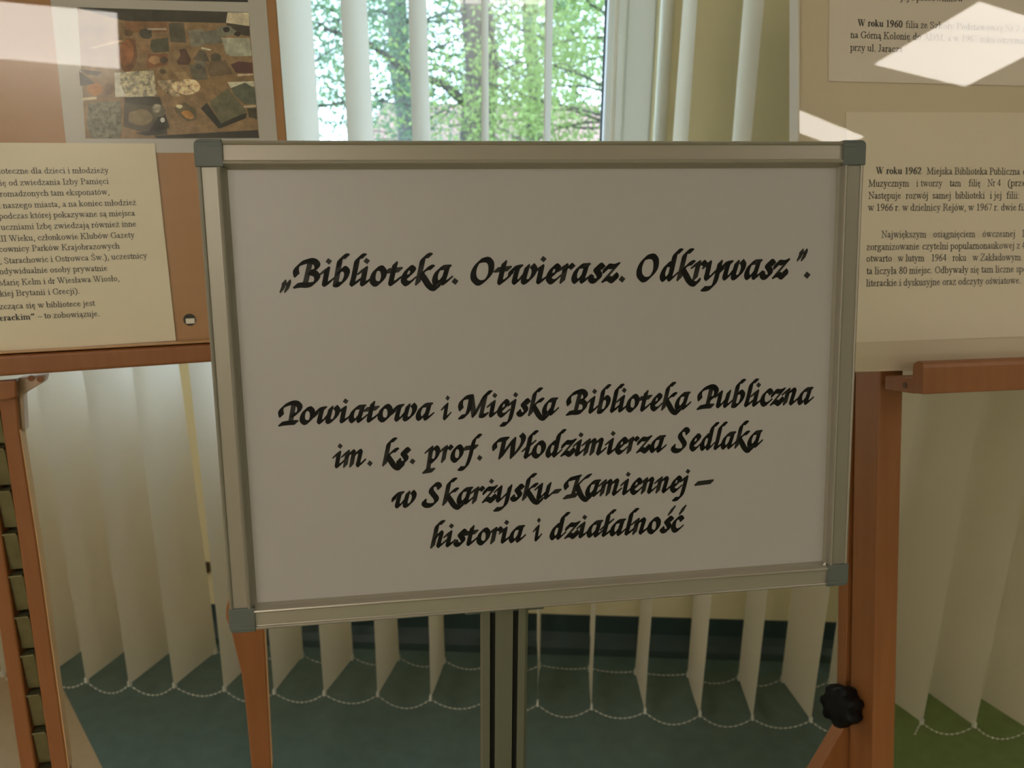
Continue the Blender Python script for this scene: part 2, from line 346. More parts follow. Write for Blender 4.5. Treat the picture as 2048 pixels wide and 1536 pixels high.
CG = {  # chancery hand, units of x-height, already slanted
'i': (.56, '.03,.70 .33,.90|~.33,.90 .24,.50 .17,.18 .22,.11 .38,.20 .54,.33|*.42,1.30,.175'),
'b': (.86, '~.80,1.56 .62,1.54 .44,1.36 .36,1.05|.36,1.05 .15,.13|~.30,.66 .48,.86 .62,.91 .74,.80 .74,.60 .62,.34 .44,.14 .28,.08 .14,.10'),
'l': (.50, '~.80,1.56 .62,1.54 .45,1.36 .37,1.05|~.37,1.05 .22,.45 .14,.18 .20,.10 .36,.20 .54,.33'),
'o': (.84, '~.50,.92 .30,.82 .14,.50 .13,.22 .28,.09 .48,.15 .68,.44 .70,.74 .60,.90 .48,.92'),
't': (.74, '.03,.76 .72,.83|~.47,1.14 .32,.60 .22,.18 .28,.10 .44,.20 .64,.35'),
'e': (.72, '~.19,.40 .40,.48 .58,.66 .64,.82 .54,.92 .38,.86 .18,.55 .14,.24 .28,.09 .46,.15 .68,.34'),
'k': (.90, '~.83,1.56 .64,1.54 .46,1.38 .37,1.05|.37,1.05 .13,.10|~.34,.56 .58,.80 .78,.92 .92,.93|~.34,.56 .52,.28 .70,-.02 .90,-.17 1.12,-.17 1.22,.00'),
'a': (.94, '.90,.93 .52,.91|~.56,.92 .32,.76 .15,.42 .15,.17 .24,.10 .42,.22 .66,.50|~.80,.90 .66,.45 .57,.18 .62,.10 .78,.20 .95,.34'),
'.': (.50, '*.24,.17,.195'),
'„': (.62, '.19,.24 .18,.10 .03,-.20|.46,.24 .45,.10 .30,-.20'),
'”': (.62, '.35,1.52 .34,1.38 .19,1.08|.62,1.52 .61,1.38 .46,1.08'),
'O': (1.30, '~.78,1.32 .45,1.20 .18,.78 .15,.35 .40,.09 .72,.20 1.02,.58 1.08,1.02 .96,1.27 .74,1.32'),
'w': (1.36, '~.04,.50 .10,.72 .26,.84 .58,.90|~.42,.84 .30,.45 .24,.18 .32,.10 .55,.28 .80,.58|~.93,.92 .80,.50 .72,.18 .82,.10 1.04,.22 1.24,.50 1.30,.78 1.20,.96'),
'r': (.64, '.02,.74 .33,.93|.33,.93 .13,.10|~.25,.66 .44,.84 .58,.94 .70,.84'),
's': (.70, '~.74,.80 .62,.93 .46,.88 .38,.72 .48,.55 .56,.38 .48,.18 .28,.09 .12,.15 .10,.30'),
'z': (.84, '~.16,.62 .22,.80 .34,.88 .60,.86 .86,.96|.80,.90 .10,.12|~.10,.12 .34,.22 .54,.10 .70,.14 .76,.30 .70,.42'),
'd': (.94, '~.62,.86 .44,.88 .26,.66 .14,.36 .16,.14 .26,.10 .44,.24 .66,.52|~1.16,1.56 .98,1.54 .84,1.36 .76,1.05|~.76,1.05 .62,.45 .54,.18 .60,.10 .74,.20 .90,.34'),
'y': (.96, '.02,.72 .30,.92|~.30,.92 .22,.50 .15,.20 .22,.10 .42,.24 .66,.48|~.92,.94 .78,.40 .64,-.10 .46,-.36 .22,-.46 -.04,-.46'),
'P': (1.16, '~.12,.56 .10,.84 .26,1.08 .56,1.24 .86,1.30 1.10,1.20 1.18,.98 1.06,.72 .84,.58 .70,.56|.86,1.26 .60,.12|~.04,.04 .40,.10 .92,.12'),
'B': (1.34, '~.12,.60 .10,.88 .28,1.14 .58,1.28 .88,1.34 1.12,1.24 1.18,1.04 1.04,.84 .80,.74|~.78,.74 1.06,.66 1.14,.44 .98,.18 .70,.08 .36,.09 .04,.04|.84,1.30 .52,.12'),
'M': (1.84, '~.14,.54 .10,.80 .20,1.06 .44,1.22 .80,1.28|~.78,1.26 .66,.70 .52,.30 .36,.12 .06,.06|.80,1.28 .92,.12|.92,.12 1.62,1.26|~1.48,1.06 1.66,1.34 1.80,1.46 1.98,1.48|1.68,1.30 1.36,.12|~1.36,.12 1.54,.10 1.72,.18'),
'j': (.54, '.06,.74 .36,.92|~.36,.92 .24,.40 .08,-.14 -.08,-.38 -.26,-.46 -.46,-.46|*.46,1.30,.175'),
'p': (.94, '.02,.72 .33,.93|.33,.93 .06,-.46|-.18,-.50 .40,-.44|~.28,.62 .48,.86 .64,.92 .74,.78 .72,.52 .56,.24 .40,.11 .22,.14'),
'u': (1.0, '.02,.72 .30,.92|~.30,.92 .22,.50 .15,.20 .22,.10 .42,.24 .68,.52|~.84,.94 .70,.45 .62,.18 .68,.10 .82,.20 1.0,.34'),
'c': (.68, '~.70,.76 .64,.90 .48,.92 .26,.74 .14,.42 .18,.16 .34,.09 .52,.18 .68,.32'),
'n': (.98, '.02,.72 .33,.93|.33,.93 .13,.10|~.25,.60 .46,.82 .66,.93 .74,.84|~.74,.84 .64,.50 .55,.20 .62,.10 .76,.20 .94,.34'),
'm': (1.46, '.02,.72 .33,.93|.33,.93 .13,.10|~.25,.60 .46,.82 .64,.93 .70,.84|.70,.84 .52,.10|~.62,.56 .86,.82 1.08,.94 1.14,.84|~1.14,.84 1.04,.50 .95,.20 1.02,.10 1.16,.20 1.34,.34'),
'h': (.92, '~.84,1.56 .64,1.54 .46,1.38 .37,1.05|.37,1.05 .12,.08|~.24,.50 .44,.76 .64,.93 .70,.84|~.70,.84 .60,.50 .51,.20 .58,.10 .72,.20 .90,.34'),
'f': (.80, '~1.10,1.52 .92,1.50 .74,1.32 .60,.94|~.60,.94 .44,.36 .26,-.10 .10,-.36 -.10,-.44 -.30,-.42|.05,.80 .85,.87'),
'W': (1.86, '~.10,.66 .10,.92 .28,1.14 .56,1.22 .88,1.24|~.70,1.22 .58,.70 .44,.12|~.44,.12 .80,.60 1.28,1.22|~1.28,1.22 1.20,.70 1.14,.12|~1.14,.12 1.50,.52 1.80,.98 1.86,1.28 1.74,1.46'),
'S': (1.24, '~1.10,1.12 1.06,1.30 .86,1.34 .66,1.20 .58,.96 .72,.72 .88,.46 .82,.22 .56,.06 .28,.06 .12,.18 .14,.36'),
'K': (1.38, '~.16,.62 .12,.88 .28,1.12 .60,1.22 1.02,1.30|.90,1.24 .54,.12|.04,.04 .82,.14|~.84,.72 1.12,1.00 1.40,1.24 1.68,1.34|~.84,.72 .98,.36 1.14,.02 1.36,-.17 1.58,-.17 1.68,.00'),
'-': (.62, '.10,.44 .48,.46'),
'–': (1.3, '.12,.48 1.20,.52'),
' ': (.42, ''),
}
CG['ł'] = (.52, CG['l'][1]+'|.00,.52 .66,.98'); CG['ż'] = (CG['z'][0], CG['z'][1]+'|*.60,1.34,.175')
CG['ć'] = (CG['c'][0], CG['c'][1]+'|.62,1.22 .84,1.60'); CG['ś'] = (CG['s'][0], CG['s'][1]+'|.60,1.22 .84,1.60')
CHAN = {'id': 'chancery', 'g': CG, 'nib': flatnib(.345, .09, 42), 'thin': flatnib(.2, .05, 42)}
S_ = '.10,.67 .10,.02|- .00,.65 .10,.66|- -.01,.01 .21,.01'
SG = {  # upright book hand, units of em
'a': (.444, '~.09,.35 .15,.42 .24,.42 .29,.35 .29,.10 .33,.03 .41,.05|-~.29,.26 .16,.21|~.18,.22 .09,.15 .09,.07 .15,.03 .23,.05 .29,.11'),
'b': (.50, '.10,.66 .10,.05|- .00,.65 .10,.66|~.10,.34 .20,.42 .32,.41 .41,.30 .41,.14 .32,.03 .20,.01 .10,.06'),
'c': (.444, '~.37,.33 .30,.42 .20,.41 .11,.31 .09,.18 .14,.07 .24,.03 .33,.05|-~.33,.05 .40,.12'),
'd': (.50, '.37,.66 .37,.03|- .27,.65 .37,.66|- .37,.02 .47,.03|~.37,.36 .29,.42 .18,.41 .09,.30 .09,.15 .16,.04 .26,.02 .37,.09'),
'e': (.444, '-.09,.26 .36,.26|-~.36,.26 .34,.35 .28,.41|~.30,.41 .21,.42 .12,.34 .09,.21 .13,.08 .23,.03 .32,.05|-~.32,.05 .40,.12'),
'f': (.333, '~.32,.61 .28,.66 .21,.65 .15,.56 .14,.40|.14,.42 .14,.02|-.00,.43 .28,.43|- .02,.01 .24,.01'),
'g': (.50, '~.22,.42 .12,.38 .11,.26 .20,.18 .30,.21 .34,.31 .30,.39 .22,.42|- .33,.40 .46,.40|-~.17,.18 .09,.12 .10,.07|~.10,.07 .24,.04 .39,.02 .42,-.08 .34,-.16 .18,-.19 .07,-.14 .08,-.06 .16,.02'),
'h': (.50, S_+'|-~.10,.32 .20,.42|~.22,.41 .32,.41 .38,.30 .38,.02|- .28,.01 .48,.01'),
'i': (.278, '.14,.43 .14,.02|- .03,.41 .14,.43|- .03,.01 .25,.01|.14,.59 .14,.63'),
'j': (.278, '~.15,.43 .15,.00 .13,-.13 .05,-.20 -.03,-.17|- .04,.41 .15,.43|.15,.59 .15,.63'),
'k': (.50, S_+'|- .10,.18 .36,.42|- .27,.43 .46,.43|.20,.26 .40,.03|- .28,.01 .49,.01'),
'l': (.278, '.14,.67 .14,.02|- .03,.65 .14,.66|- .03,.01 .25,.01'),
'm': (.778, '.11,.43 .11,.02|- .01,.41 .11,.43|- .01,.01 .21,.01|-~.11,.32 .21,.42|~.23,.41 .32,.41 .38,.30 .38,.02|- .28,.01 .48,.01|-~.38,.32 .48,.42|~.50,.41 .59,.41 .65,.30 .65,.02|- .55,.01 .76,.01'),
'n': (.50, '.11,.43 .11,.02|- .01,.41 .11,.43|- .01,.01 .21,.01|-~.11,.32 .21,.42|~.23,.41 .32,.41 .38,.30 .38,.02|- .28,.01 .48,.01'),
'o': (.50, '~.25,.42 .13,.36 .09,.22 .13,.08 .25,.02 .37,.08 .41,.22 .37,.36 .25,.42'),
'p': (.50, '.11,.43 .11,-.20|- .01,.41 .11,.43|- .01,-.21 .22,-.21|~.11,.34 .21,.42 .33,.41 .41,.30 .41,.15 .33,.03 .21,.02 .11,.07'),
'r': (.333, '.11,.43 .11,.02|- .01,.41 .11,.43|- .01,.01 .23,.01|-~.11,.30 .18,.39|~.19,.39 .26,.43 .31,.38'),
's': (.389, '~.31,.34 .26,.42 .15,.42 .09,.34 .15,.25 .26,.19 .31,.11 .24,.03 .13,.03 .06,.12'),
't': (.278, '.13,.54 .13,.12|~.13,.14 .15,.03 .20,.02 .27,.06|- .01,.43 .26,.43'),
'u': (.50, '~.11,.43 .11,.12 .16,.03 .25,.03 .37,.11|.37,.43 .37,.03|- .01,.43 .11,.43|- .27,.43 .37,.43|- .37,.02 .48,.03'),
'w': (.722, '.10,.42 .24,.03|-.24,.03 .36,.38|.34,.42 .50,.03|-.50,.03 .63,.42|- .01,.43 .20,.43|- .25,.43 .45,.43|- .55,.43 .70,.43'),
'y': (.50, '.10,.42 .27,.04|-~.40,.42 .26,.02 .18,-.17|~.18,-.17 .10,-.20 .05,-.17|- .01,.43 .20,.43|- .31,.43 .48,.43'),
'z': (.444, '- .07,.34 .07,.43 .38,.43|.35,.41 .07,.03|- .05,.01 .39,.01 .41,.11'),
'A': (.72, '- .12,.02 .34,.64|.34,.64 .60,.02|- .19,.22 .50,.22|- .01,.01 .22,.01|- .48,.01 .71,.01'),
'B': (.667, '.16,.64 .16,.02|- .02,.65 .16,.65|- .02,.01 .16,.01|~.16,.64 .38,.64 .50,.56 .49,.42 .36,.35 .18,.34|~.36,.35 .54,.28 .56,.14 .44,.03 .16,.02'),
'D': (.722, '.16,.64 .16,.02|- .02,.65 .16,.65|- .02,.01 .16,.01|~.16,.64 .42,.63 .60,.50 .63,.33 .58,.14 .40,.03 .16,.02'),
'G': (.722, '~.60,.50 .50,.62 .34,.64 .16,.54 .09,.33 .15,.12 .34,.02 .50,.05 .60,.10|.60,.28 .60,.06|- .48,.29 .71,.29|-.60,.64 .60,.48'),
'I': (.333, '.165,.64 .165,.02|- .03,.65 .30,.65|- .03,.01 .30,.01'),
'J': (.389, '~.23,.64 .23,.16 .19,.04 .11,.01 .04,.06|- .10,.65 .37,.65'),
'K': (.722, '.16,.64 .16,.02|- .02,.65 .29,.65|- .02,.01 .29,.01|- .16,.28 .54,.63|- .42,.65 .67,.65|.30,.38 .60,.02|- .42,.01 .71,.01'),
'M': (.889, '- .16,.64 .16,.02|.16,.64 .43,.05|- .43,.05 .72,.63|.73,.64 .73,.02|- .02,.65 .18,.65|- .72,.65 .87,.65|- .02,.01 .27,.01|- .60,.01 .87,.01'),
'N': (.722, '- .14,.64 .14,.02|.14,.64 .58,.04|- .58,.64 .58,.03|- .01,.65 .16,.65|- .46,.65 .71,.65|- .02,.01 .27,.01'),
'O': (.722, '~.36,.64 .17,.54 .09,.33 .17,.11 .36,.02 .55,.11 .63,.33 .55,.54 .36,.64'),
'P': (.556, '.16,.64 .16,.02|- .02,.65 .16,.65|- .02,.01 .29,.01|~.16,.64 .36,.64 .48,.56 .48,.42 .36,.33 .18,.32'),
'R': (.667, '.16,.64 .16,.02|- .02,.65 .16,.65|- .02,.01 .29,.01|~.16,.64 .36,.64 .48,.57 .48,.43 .36,.35 .18,.34|.34,.34 .58,.03|- .55,.01 .66,.01'),
'S': (.556, '~.44,.50 .36,.63 .20,.63 .10,.52 .18,.39 .38,.27 .47,.16 .38,.04 .22,.02 .08,.14'),
'W': (.944, '.11,.64 .31,.03|-.31,.03 .48,.60|.44,.64 .64,.03|-.64,.03 .84,.64|- .00,.65 .24,.65|- .33,.65 .58,.65|- .74,.65 .94,.65'),
'Z': (.611, '- .07,.52 .09,.65 .56,.65|.53,.62 .08,.03|- .04,.01 .54,.01 .59,.15'),
'0': (.50, '~.25,.65 .12,.55 .08,.33 .12,.11 .25,.01 .38,.11 .42,.33 .38,.55 .25,.65'),
'1': (.50, '.26,.65 .26,.02|- .12,.58 .26,.65|- .13,.01 .39,.01'),
'2': (.50, '~.06,.50 .13,.63 .27,.65 .37,.56 .36,.42 .24,.24 .07,.05|.08,.04 .40,.04|- .40,.04 .46,.14'),
'4': (.50, '.34,.65 .34,.02|- .34,.64 .04,.19|.05,.20 .46,.20'),
'6': (.50, '~.42,.65 .25,.57 .13,.40 .09,.20 .16,.04 .28,.02 .39,.10 .41,.25 .33,.37 .22,.39 .11,.30'),
'7': (.50, '.06,.62 .43,.62|- .42,.60 .22,.02'),
'8': (.50, '~.25,.65 .13,.58 .12,.46 .24,.36 .38,.26 .41,.13 .32,.03 .18,.02 .09,.12 .13,.25 .27,.36 .37,.48 .36,.60 .25,.65'),
'9': (.50, '~.09,.01 .26,.09 .37,.26 .41,.46 .34,.62 .22,.65 .11,.57 .09,.42 .17,.30 .28,.29 .39,.37'),
'.': (.25, '.125,.02 .125,.06'), ',': (.25, '~.13,.04 .15,-.03 .08,-.12'), ':': (.278, '.135,.02 .135,.06|.135,.38 .135,.42'),
'(': (.333, '~.27,.66 .12,.46 .08,.24 .12,.01 .27,-.19'), ')': (.333, '~.06,.66 .21,.46 .25,.24 .21,.01 .06,-.19'),
'–': (.50, '- .00,.22 .50,.22'), '-': (.333, '.05,.22 .28,.22'), '”': (.50, '~.13,.62 .15,.55 .08,.46|~.33,.62 .35,.55 .28,.46'),
' ': (.25, ''),
}
for c_, b_, st in (('ą', 'a', '-~.36,.02 .29,-.08 .31,-.17 .41,-.15'), ('ę', 'e', '-~.30,.03 .23,-.08 .25,-.17 .36,-.15'), ('ó', 'o', '- .22,.50 .33,.64'), ('ć', 'c', '- .20,.50 .31,.64'),
                   ('ś', 's', '- .17,.50 .28,.64'), ('ń', 'n', '- .22,.50 .33,.64'), ('ź', 'z', '- .20,.50 .31,.64'), ('ż', 'z', '.225,.55 .225,.59'), ('ł', 'l', '- .02,.26 .27,.42'), ('Ś', 'S', '- .24,.72 .37,.85')):
    SG[c_] = (SG[b_][0], SG[b_][1]+'|'+st)
for k_ in list(SG): SG[k_] = (SG[k_][0], '|'.join(('- '+q[1:] if q[:2] in ('-.', '-0') else q) for q in SG[k_][1].split('|')))
BOOK = {'id': 'book', 'g': SG, 'nib': ellnib(.050, .026), 'thin': ellnib(.028, .027)}
BOLD = {'id': 'bold', 'g': SG, 'nib': ellnib(.074, .028), 'thin': ellnib(.026, .022)}
def layout(font, text):
    x = 0; out = []
    for ch in text:
        adv, polys = glyph(font, ch)
        out += [[(p[0]+x, p[1]) for p in poly] for poly in polys]
        x += adv*(1.06 if font['id'] == 'bold' else 1)
    return x, out
def write(b, P, font, text, x0, b0, x1, b1, xh, y, pre=''):
    """ink of text fitted between columns x0 and x1 on a sloping baseline; xh = x-height in photo px; y = depth of the print"""
    adv, polys = layout(font, text)
    lo = min(p[0] for q in polys for p in q); hi = max(p[0] for q in polys for p in q)
    A = P.loc(x0, b0, y); B = P.loc(x1, b1, y); U = P.loc((x0+x1)/2, (b0+b1)/2-xh, y)-P.loc((x0+x1)/2, (b0+b1)/2, y)
    ux = 1. if font is CHAN else .45
    ex = (B-A)/(hi-lo); ez = U[2]/ux
    if pre:
        a2, p2 = layout(font, pre); polys = polys+[[(p[0]-a2, p[1]) for p in q] for q in p2]
    for q in polys:
        vs = []
        for (u, v) in q:
            p = A+ex*(u-lo); vs.append((p[0], y, p[2]+ez*v))
        b.add(vs, [tuple(range(len(vs)))])

# ------------------------------------------------------------------ framed sign on its stand
sign = empty('sign_stand', PB, label='aluminium framed sign board with grey corner caps on a grooved floor pole', cat='sign')
prof = [(0, .013), (0, -.0005), (.0004, -.0018), (.0014, -.0026), (.0024, -.0020), (.0027, -.0012), (.0031, -.0011), (.0122, -.0016), (.0127, -.0028), (.0136, -.0034), (.0146, -.0031), (.0152, -.0020), (.0162, .0010), (.0178, .0032), (.0178, .013)]
CAPL = .0166
def rail(x0, z0, dx, dz, ux, uz, L, m):                   # profile swept along (dx,dz); inward direction (ux,uz)
    n = len(prof); vs = []
    for s in (CAPL, L-CAPL):
        vs += [(x0+dx*s+ux*w, y, z0+dz*s+uz*w) for w, y in prof]
    b = MB(); b.add(vs, [tuple(range(n)), tuple(range(2*n-1, n-1, -1))]+[(i, (i+1) % n, n+(i+1) % n, n+i) for i in range(n)])
    return b.build('frame_rail', m, sign)
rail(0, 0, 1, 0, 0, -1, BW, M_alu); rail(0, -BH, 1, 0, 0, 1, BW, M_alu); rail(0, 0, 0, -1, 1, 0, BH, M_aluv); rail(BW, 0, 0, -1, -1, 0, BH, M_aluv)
for (cx, cz, sx, sz) in ((0, 0, 1, -1), (BW, 0, -1, -1), (0, -BH, 1, 1), (BW, -BH, -1, 1)):
    b = MB(); r = .0035; arc = [(r-r*math.cos(t), r-r*math.sin(t)) for t in np.linspace(0, math.pi/2, 5)]
    poly = arc+[(CAPL, 0), (CAPL, CAPL*.97), (0, CAPL*.97)]; poly = arc+[(CAPL, 0), (CAPL, CAPL), (0, CAPL)]
    e = .0006
    b.prism([(cx+sx*(p[0]*(1+e/.0166)-e), cz+sz*(p[1]*(1+e/.0166)-e)) for p in poly], -.0030, .0135)
    o = b.build('corner_cap', M_cap, sign, bevel=.0006)
    b = MB(); b.box(*sorted((cx+sx*.007, cx+sx*.0155)), -.00335, -.0028, *sorted((cz+sz*.0036, cz+sz*.0040)))
    b.box(*sorted((cx+sx*.0012, cx+sx*.0162)), -.00345, -.0028, *sorted((cz+sz*.0004, cz+sz*.0012)))
    b.box(*sorted((cx+sx*.0160, cx+sx*.0167)), -.0033, -.0028, *sorted((cz+sz*.002, cz+sz*.0166)))
    b.build('moulded_ridge', M_cap, o)
MB().box(.004, BW-.004, .0042, .0125, -BH+.004, -.004).build('backing_board', mat('backing_grey', (.35, .35, .34), .6), sign)
# little lifted corner of the clear cover
b = MB(); q = PB.loc(1651, 1130, .0); b.add([(q[0]-.0048, .002, q[2]+.0002), (q[0]-.0005, -.0012, q[2]+.0002), (q[0]-.0015, -.0026, q[2]+.0036), (q[0]-.003, -.001, q[2]+.0008)], [(0, 1, 3), (1, 2, 3)])
b.build('lifted_cover_corner', mat('clear_film', (.8, .78, .7), .15), sign, recalc=False)
# pole: plumb grooved extrusion
pc = at(1008.5, 1222, .592); Pp = Fr(V3(pc[0], pc[1], 0), V3(1, .03, 0), V3(0, 0, 1))
imw = np.array(sign.matrix_world.inverted())
def into(o, fr):                                         # express a world-placed part in its parent's frame
    o.matrix_local = sign.matrix_world.inverted() @ fr.mat()
hw = .0178; ztop = pc[2]+.012
pp = [(-hw, .02), (-hw, 0), (-hw+.0020, -.0022), (-.0105, -.0022), (-.0103, .006), (-.0068, .006), (-.0066, -.0016), (.0066, -.0016), (.0068, .006), (.0103, .006), (.0105, -.0022), (hw-.0020, -.0022), (hw, 0), (hw, .02)]
n = len(pp); b = MB(); b.add([(x, y, z) for z in (0.01, ztop) for x, y in pp], [tuple(range(n)), tuple(range(2*n-1, n-1, -1))]+[(i, (i+1) % n, n+(i+1) % n, n+i) for i in range(n)])
o = b.build('pole', M_pole, sign); into(o, Pp)
b = MB()
for s in (-1, 1): b.box(s*.00855-.0016, s*.00855+.0016, .0045, .0065, .02, ztop-.01)
o2 = b.build('groove_seal', M_dark, sign); into(o2, Pp)
qb = PB.loc(1010, 1215, .013); b = MB(); b.box(qb[0]-.03, qb[0]+.03, .0128, .020, qb[2]-.004, qb[2]+.11); b.box(qb[0]-.014, qb[0]+.014, .020, .045, qb[2]+.0, qb[2]+.05)
b.build('head_bracket', M_cap, sign, bevel=.0015)
b = MB(); b.tube([(0, .01, 0), (0, .01, .008), (0, .01, .012)], [.13, .13, .118], 48); o2 = b.build('base_plate', M_pole, sign); into(o2, Pp)

# poster with lettering
poster = empty('poster', PB, label='landscape poster with black chancery lettering inside the aluminium sign frame', cat='poster')
MB().box(.0165, BW-.0165, .0034, .0038, -BH+.0165, -.0165).build('sheet', M_paper, poster)
b = MB(); Y = .00325
for (t, x0, b0, x1, b1, xh) in (
    ('„', 558, 573.5, 583, 573, 38), ('Biblioteka.', 585, 573.5, 917.5, 569, 38), ('Otwierasz.', 941, 569.5, 1251, 564.5, 37.5), ('Odkrywasz', 1272.5, 563, 1580, 557, 37.5), ('”', 1592, 557, 1614, 556.5, 36), ('.', 1607, 557, 1621, 556.5, 38),
    ('Powiatowa', 555.5, 850, 870, 839.5, 33), ('i', 882, 840, 904, 838.5, 33), ('Miejska', 915.5, 836.5, 1119, 829.5, 33), ('Biblioteka', 1131, 828.5, 1383, 818, 33), ('Publiczna', 1392.5, 817, 1628, 808, 32.5),
    ('im.', 665, 936, 746, 932, 33), ('ks.', 764, 932, 831.5, 928, 32.5), ('prof.', 843, 927, 966, 921, 32.5), ('Włodzimierza', 984.5, 919.5, 1334, 903.5, 32), ('Sedlaka', 1341.5, 904, 1526.5, 893.5, 32),
    ('w', 783, 1016, 834.5, 1013.5, 31.5), ('Skarżysku-', 843, 1013.5, 1124, 996, 31.5), ('Kamiennej', 1125, 996, 1380.5, 982.5, 31), ('–', 1388, 982.5, 1428, 979, 31),
    ('historia', 860, 1096, 1053, 1083, 31.5), ('i', 1065.5, 1082.5, 1085, 1081, 31.5), ('działalność', 1099, 1079.5, 1373, 1062.5, 31)):
    write(b, PB, CHAN, t, x0, b0, x1, b1, xh, Y)
b.build('lettering', M_ink, poster, recalc=False)

# ------------------------------------------------------------------ left display easel
easL = empty('display_easel', PL, label='wooden display easel with brown panel and bottom rail left of the sign', cat='easel', group='wooden display easels')
def slab(P, px, y0, y1, name, m, parent, bevel=.0015, floor=False, yp=None):
    poly = pxpoly(P, px, y0 if yp is None else yp)
    if floor: poly = to_floor(P, poly, y0)
    return MB().prism(poly, y0, y1).build(name, m, parent, bevel=bevel)
slab(PL, [(-420, -420), (516, -420), (552, 0), (573, 277), (604, 690), (-420, 745)], .0, .012, 'panel', M_panel, easL, .001)
q = PL.loc(-420, 720); qr = PL.loc(600, 675)
zt = lambda x: None
b = MB(); a = pxpoly(PL, [(-300, 728), (590, 679), (590, 713), (-300, 774)], -.014)
b.prism(a, -.014, .022); b.build('bottom_rail', M_wood, easL, bevel=.003, seg=3)
b = MB(); a = pxpoly(PL, [(-300, 721.3), (590, 672), (590, 674.5), (-300, 724)], -.012); b.prism(a, -.0145, -.002); b.build('rail_lit_top', M_woodlit, easL, bevel=.0012)  # bright top face of the rail, its light painted as a paler strip
# legs: two narrow stiles with a notched brass track
slab(PL, [(-22, 790), (34, 780), (39, 860), (58.5, 979), (76, 1100), (136, 1536), (102, 1536), (39, 1100), (21, 979), (5, 862)][0:0] or [(-8, 770), (31, 770), (39, 860), (76, 1100), (136, 1536), (102, 1536)], .004, .018, 'leg', M_wood, easL, .002, floor=True)
slab(PL, [(-75, 770), (-40, 770), (8, 1100), (72, 1536), (40, 1536)], .004, .032, 'leg', M_wood, easL, .002, floor=True)
slab(PL, [(39, 860), (76, 1100), (136, 1536), (138.5, 1536), (78.5, 1100), (41, 860)], .0045, .0178, 'leg_lit_side', M_woodlit, easL, 0)  # lit side face of the leg, painted as a thin paler strip
b = MB(); Ltop, Lbot = PL.loc(-24, 790, .010), PL.loc(87, 1536, .010)
dirv = (Lbot-Ltop); Ln = np.linalg.norm(dirv); dirv = dirv/Ln; side = V3(-dirv[2], 0, dirv[0]); side = side if side[0] > 0 else -side
tt = (PL.w(*Ltop)[2]-.05)/(PL.w(*Ltop)[2]-PL.w(*Lbot)[2])
A_ = Ltop; B_ = Ltop+dirv*Ln*tt
hwid = .0115
b.add([A_-side*hwid+V3(0, .014, 0), A_+side*hwid+V3(0, .014, 0), B_+side*hwid+V3(0, .014, 0), B_-side*hwid+V3(0, .014, 0), A_-side*hwid+V3(0, .0155, 0), A_+side*hwid+V3(0, .0155, 0), B_+side*hwid+V3(0, .0155, 0), B_-side*hwid+V3(0, .0155, 0)],
      [(0, 1, 2, 3), (7, 6, 5, 4), (0, 4, 5, 1), (1, 5, 6, 2), (2, 6, 7, 3), (3, 7, 4, 0)])
tr = b.build('adjusting_track', M_brass, easL)
ys = [810, 895, 979, 1064, 1147, 1229, 1305, 1384, 1459, 1533]
cs = [PL.loc(-18+(y-790)*110/746., y, .010) for y in ys]
st = cs[-1]-cs[-2]
for k in range(8): cs.append(cs[-1]+st)
for k, c in enumerate(cs):
    if PL.w(*c)[2] < .06: break
    b = MB(); nx = cs[k+1]-c if k+1 < len(cs) else st
    L_ = np.linalg.norm(nx)*.90; h = .0068; u = nx/np.linalg.norm(nx); o_ = V3(0, 1, 0)
    P4 = [c-side*h-o_*.004, c+side*h-o_*.004, c+side*h+u*L_+o_*.001, c-side*h+u*L_+o_*.001]
    P5 = [p+o_*.0014 for p in P4]; b.add(P4+P5, [(0, 1, 2, 3), (7, 6, 5, 4), (0, 4, 5, 1), (1, 5, 6, 2), (2, 6, 7, 3), (3, 7, 4, 0)])
    b.add([c-side*h-o_*.0072-u*.0006, c+side*h-o_*.0072-u*.0006, c+side*h-o_*.0072+u*.0016, c-side*h-o_*.0072+u*.0016, c-side*h+o_*.006-u*.0006, c+side*h+o_*.006-u*.0006, c+side*h+o_*.006+u*.0016, c-side*h+o_*.006+u*.0016], [(0, 1, 2, 3), (7, 6, 5, 4), (0, 4, 5, 1), (1, 5, 6, 2), (2, 6, 7, 3), (3, 7, 4, 0)])
    b.build('notch_plate', M_brass, tr, bevel=.0004)
slab(PL, [(-120, 772), (32, 760), (34, 795), (20, 800), (-120, 808)], -.004, .006, 'cross_block', M_wood, easL, .002)
slab(PL, [(33, 757), (91, 750), (88, 764), (46, 789), (50, 862), (40, 862), (34, 795)], .010, .024, 'hinge_bracket', M_brk, easL, .0015)
b = MB()
for px in ((62, 757), (80, 759)):
    c = PL.loc(*px, .009); b.tube([c, c+V3(0, .002, 0)], .0032, 12)
b.build('screw', M_wood, easL)
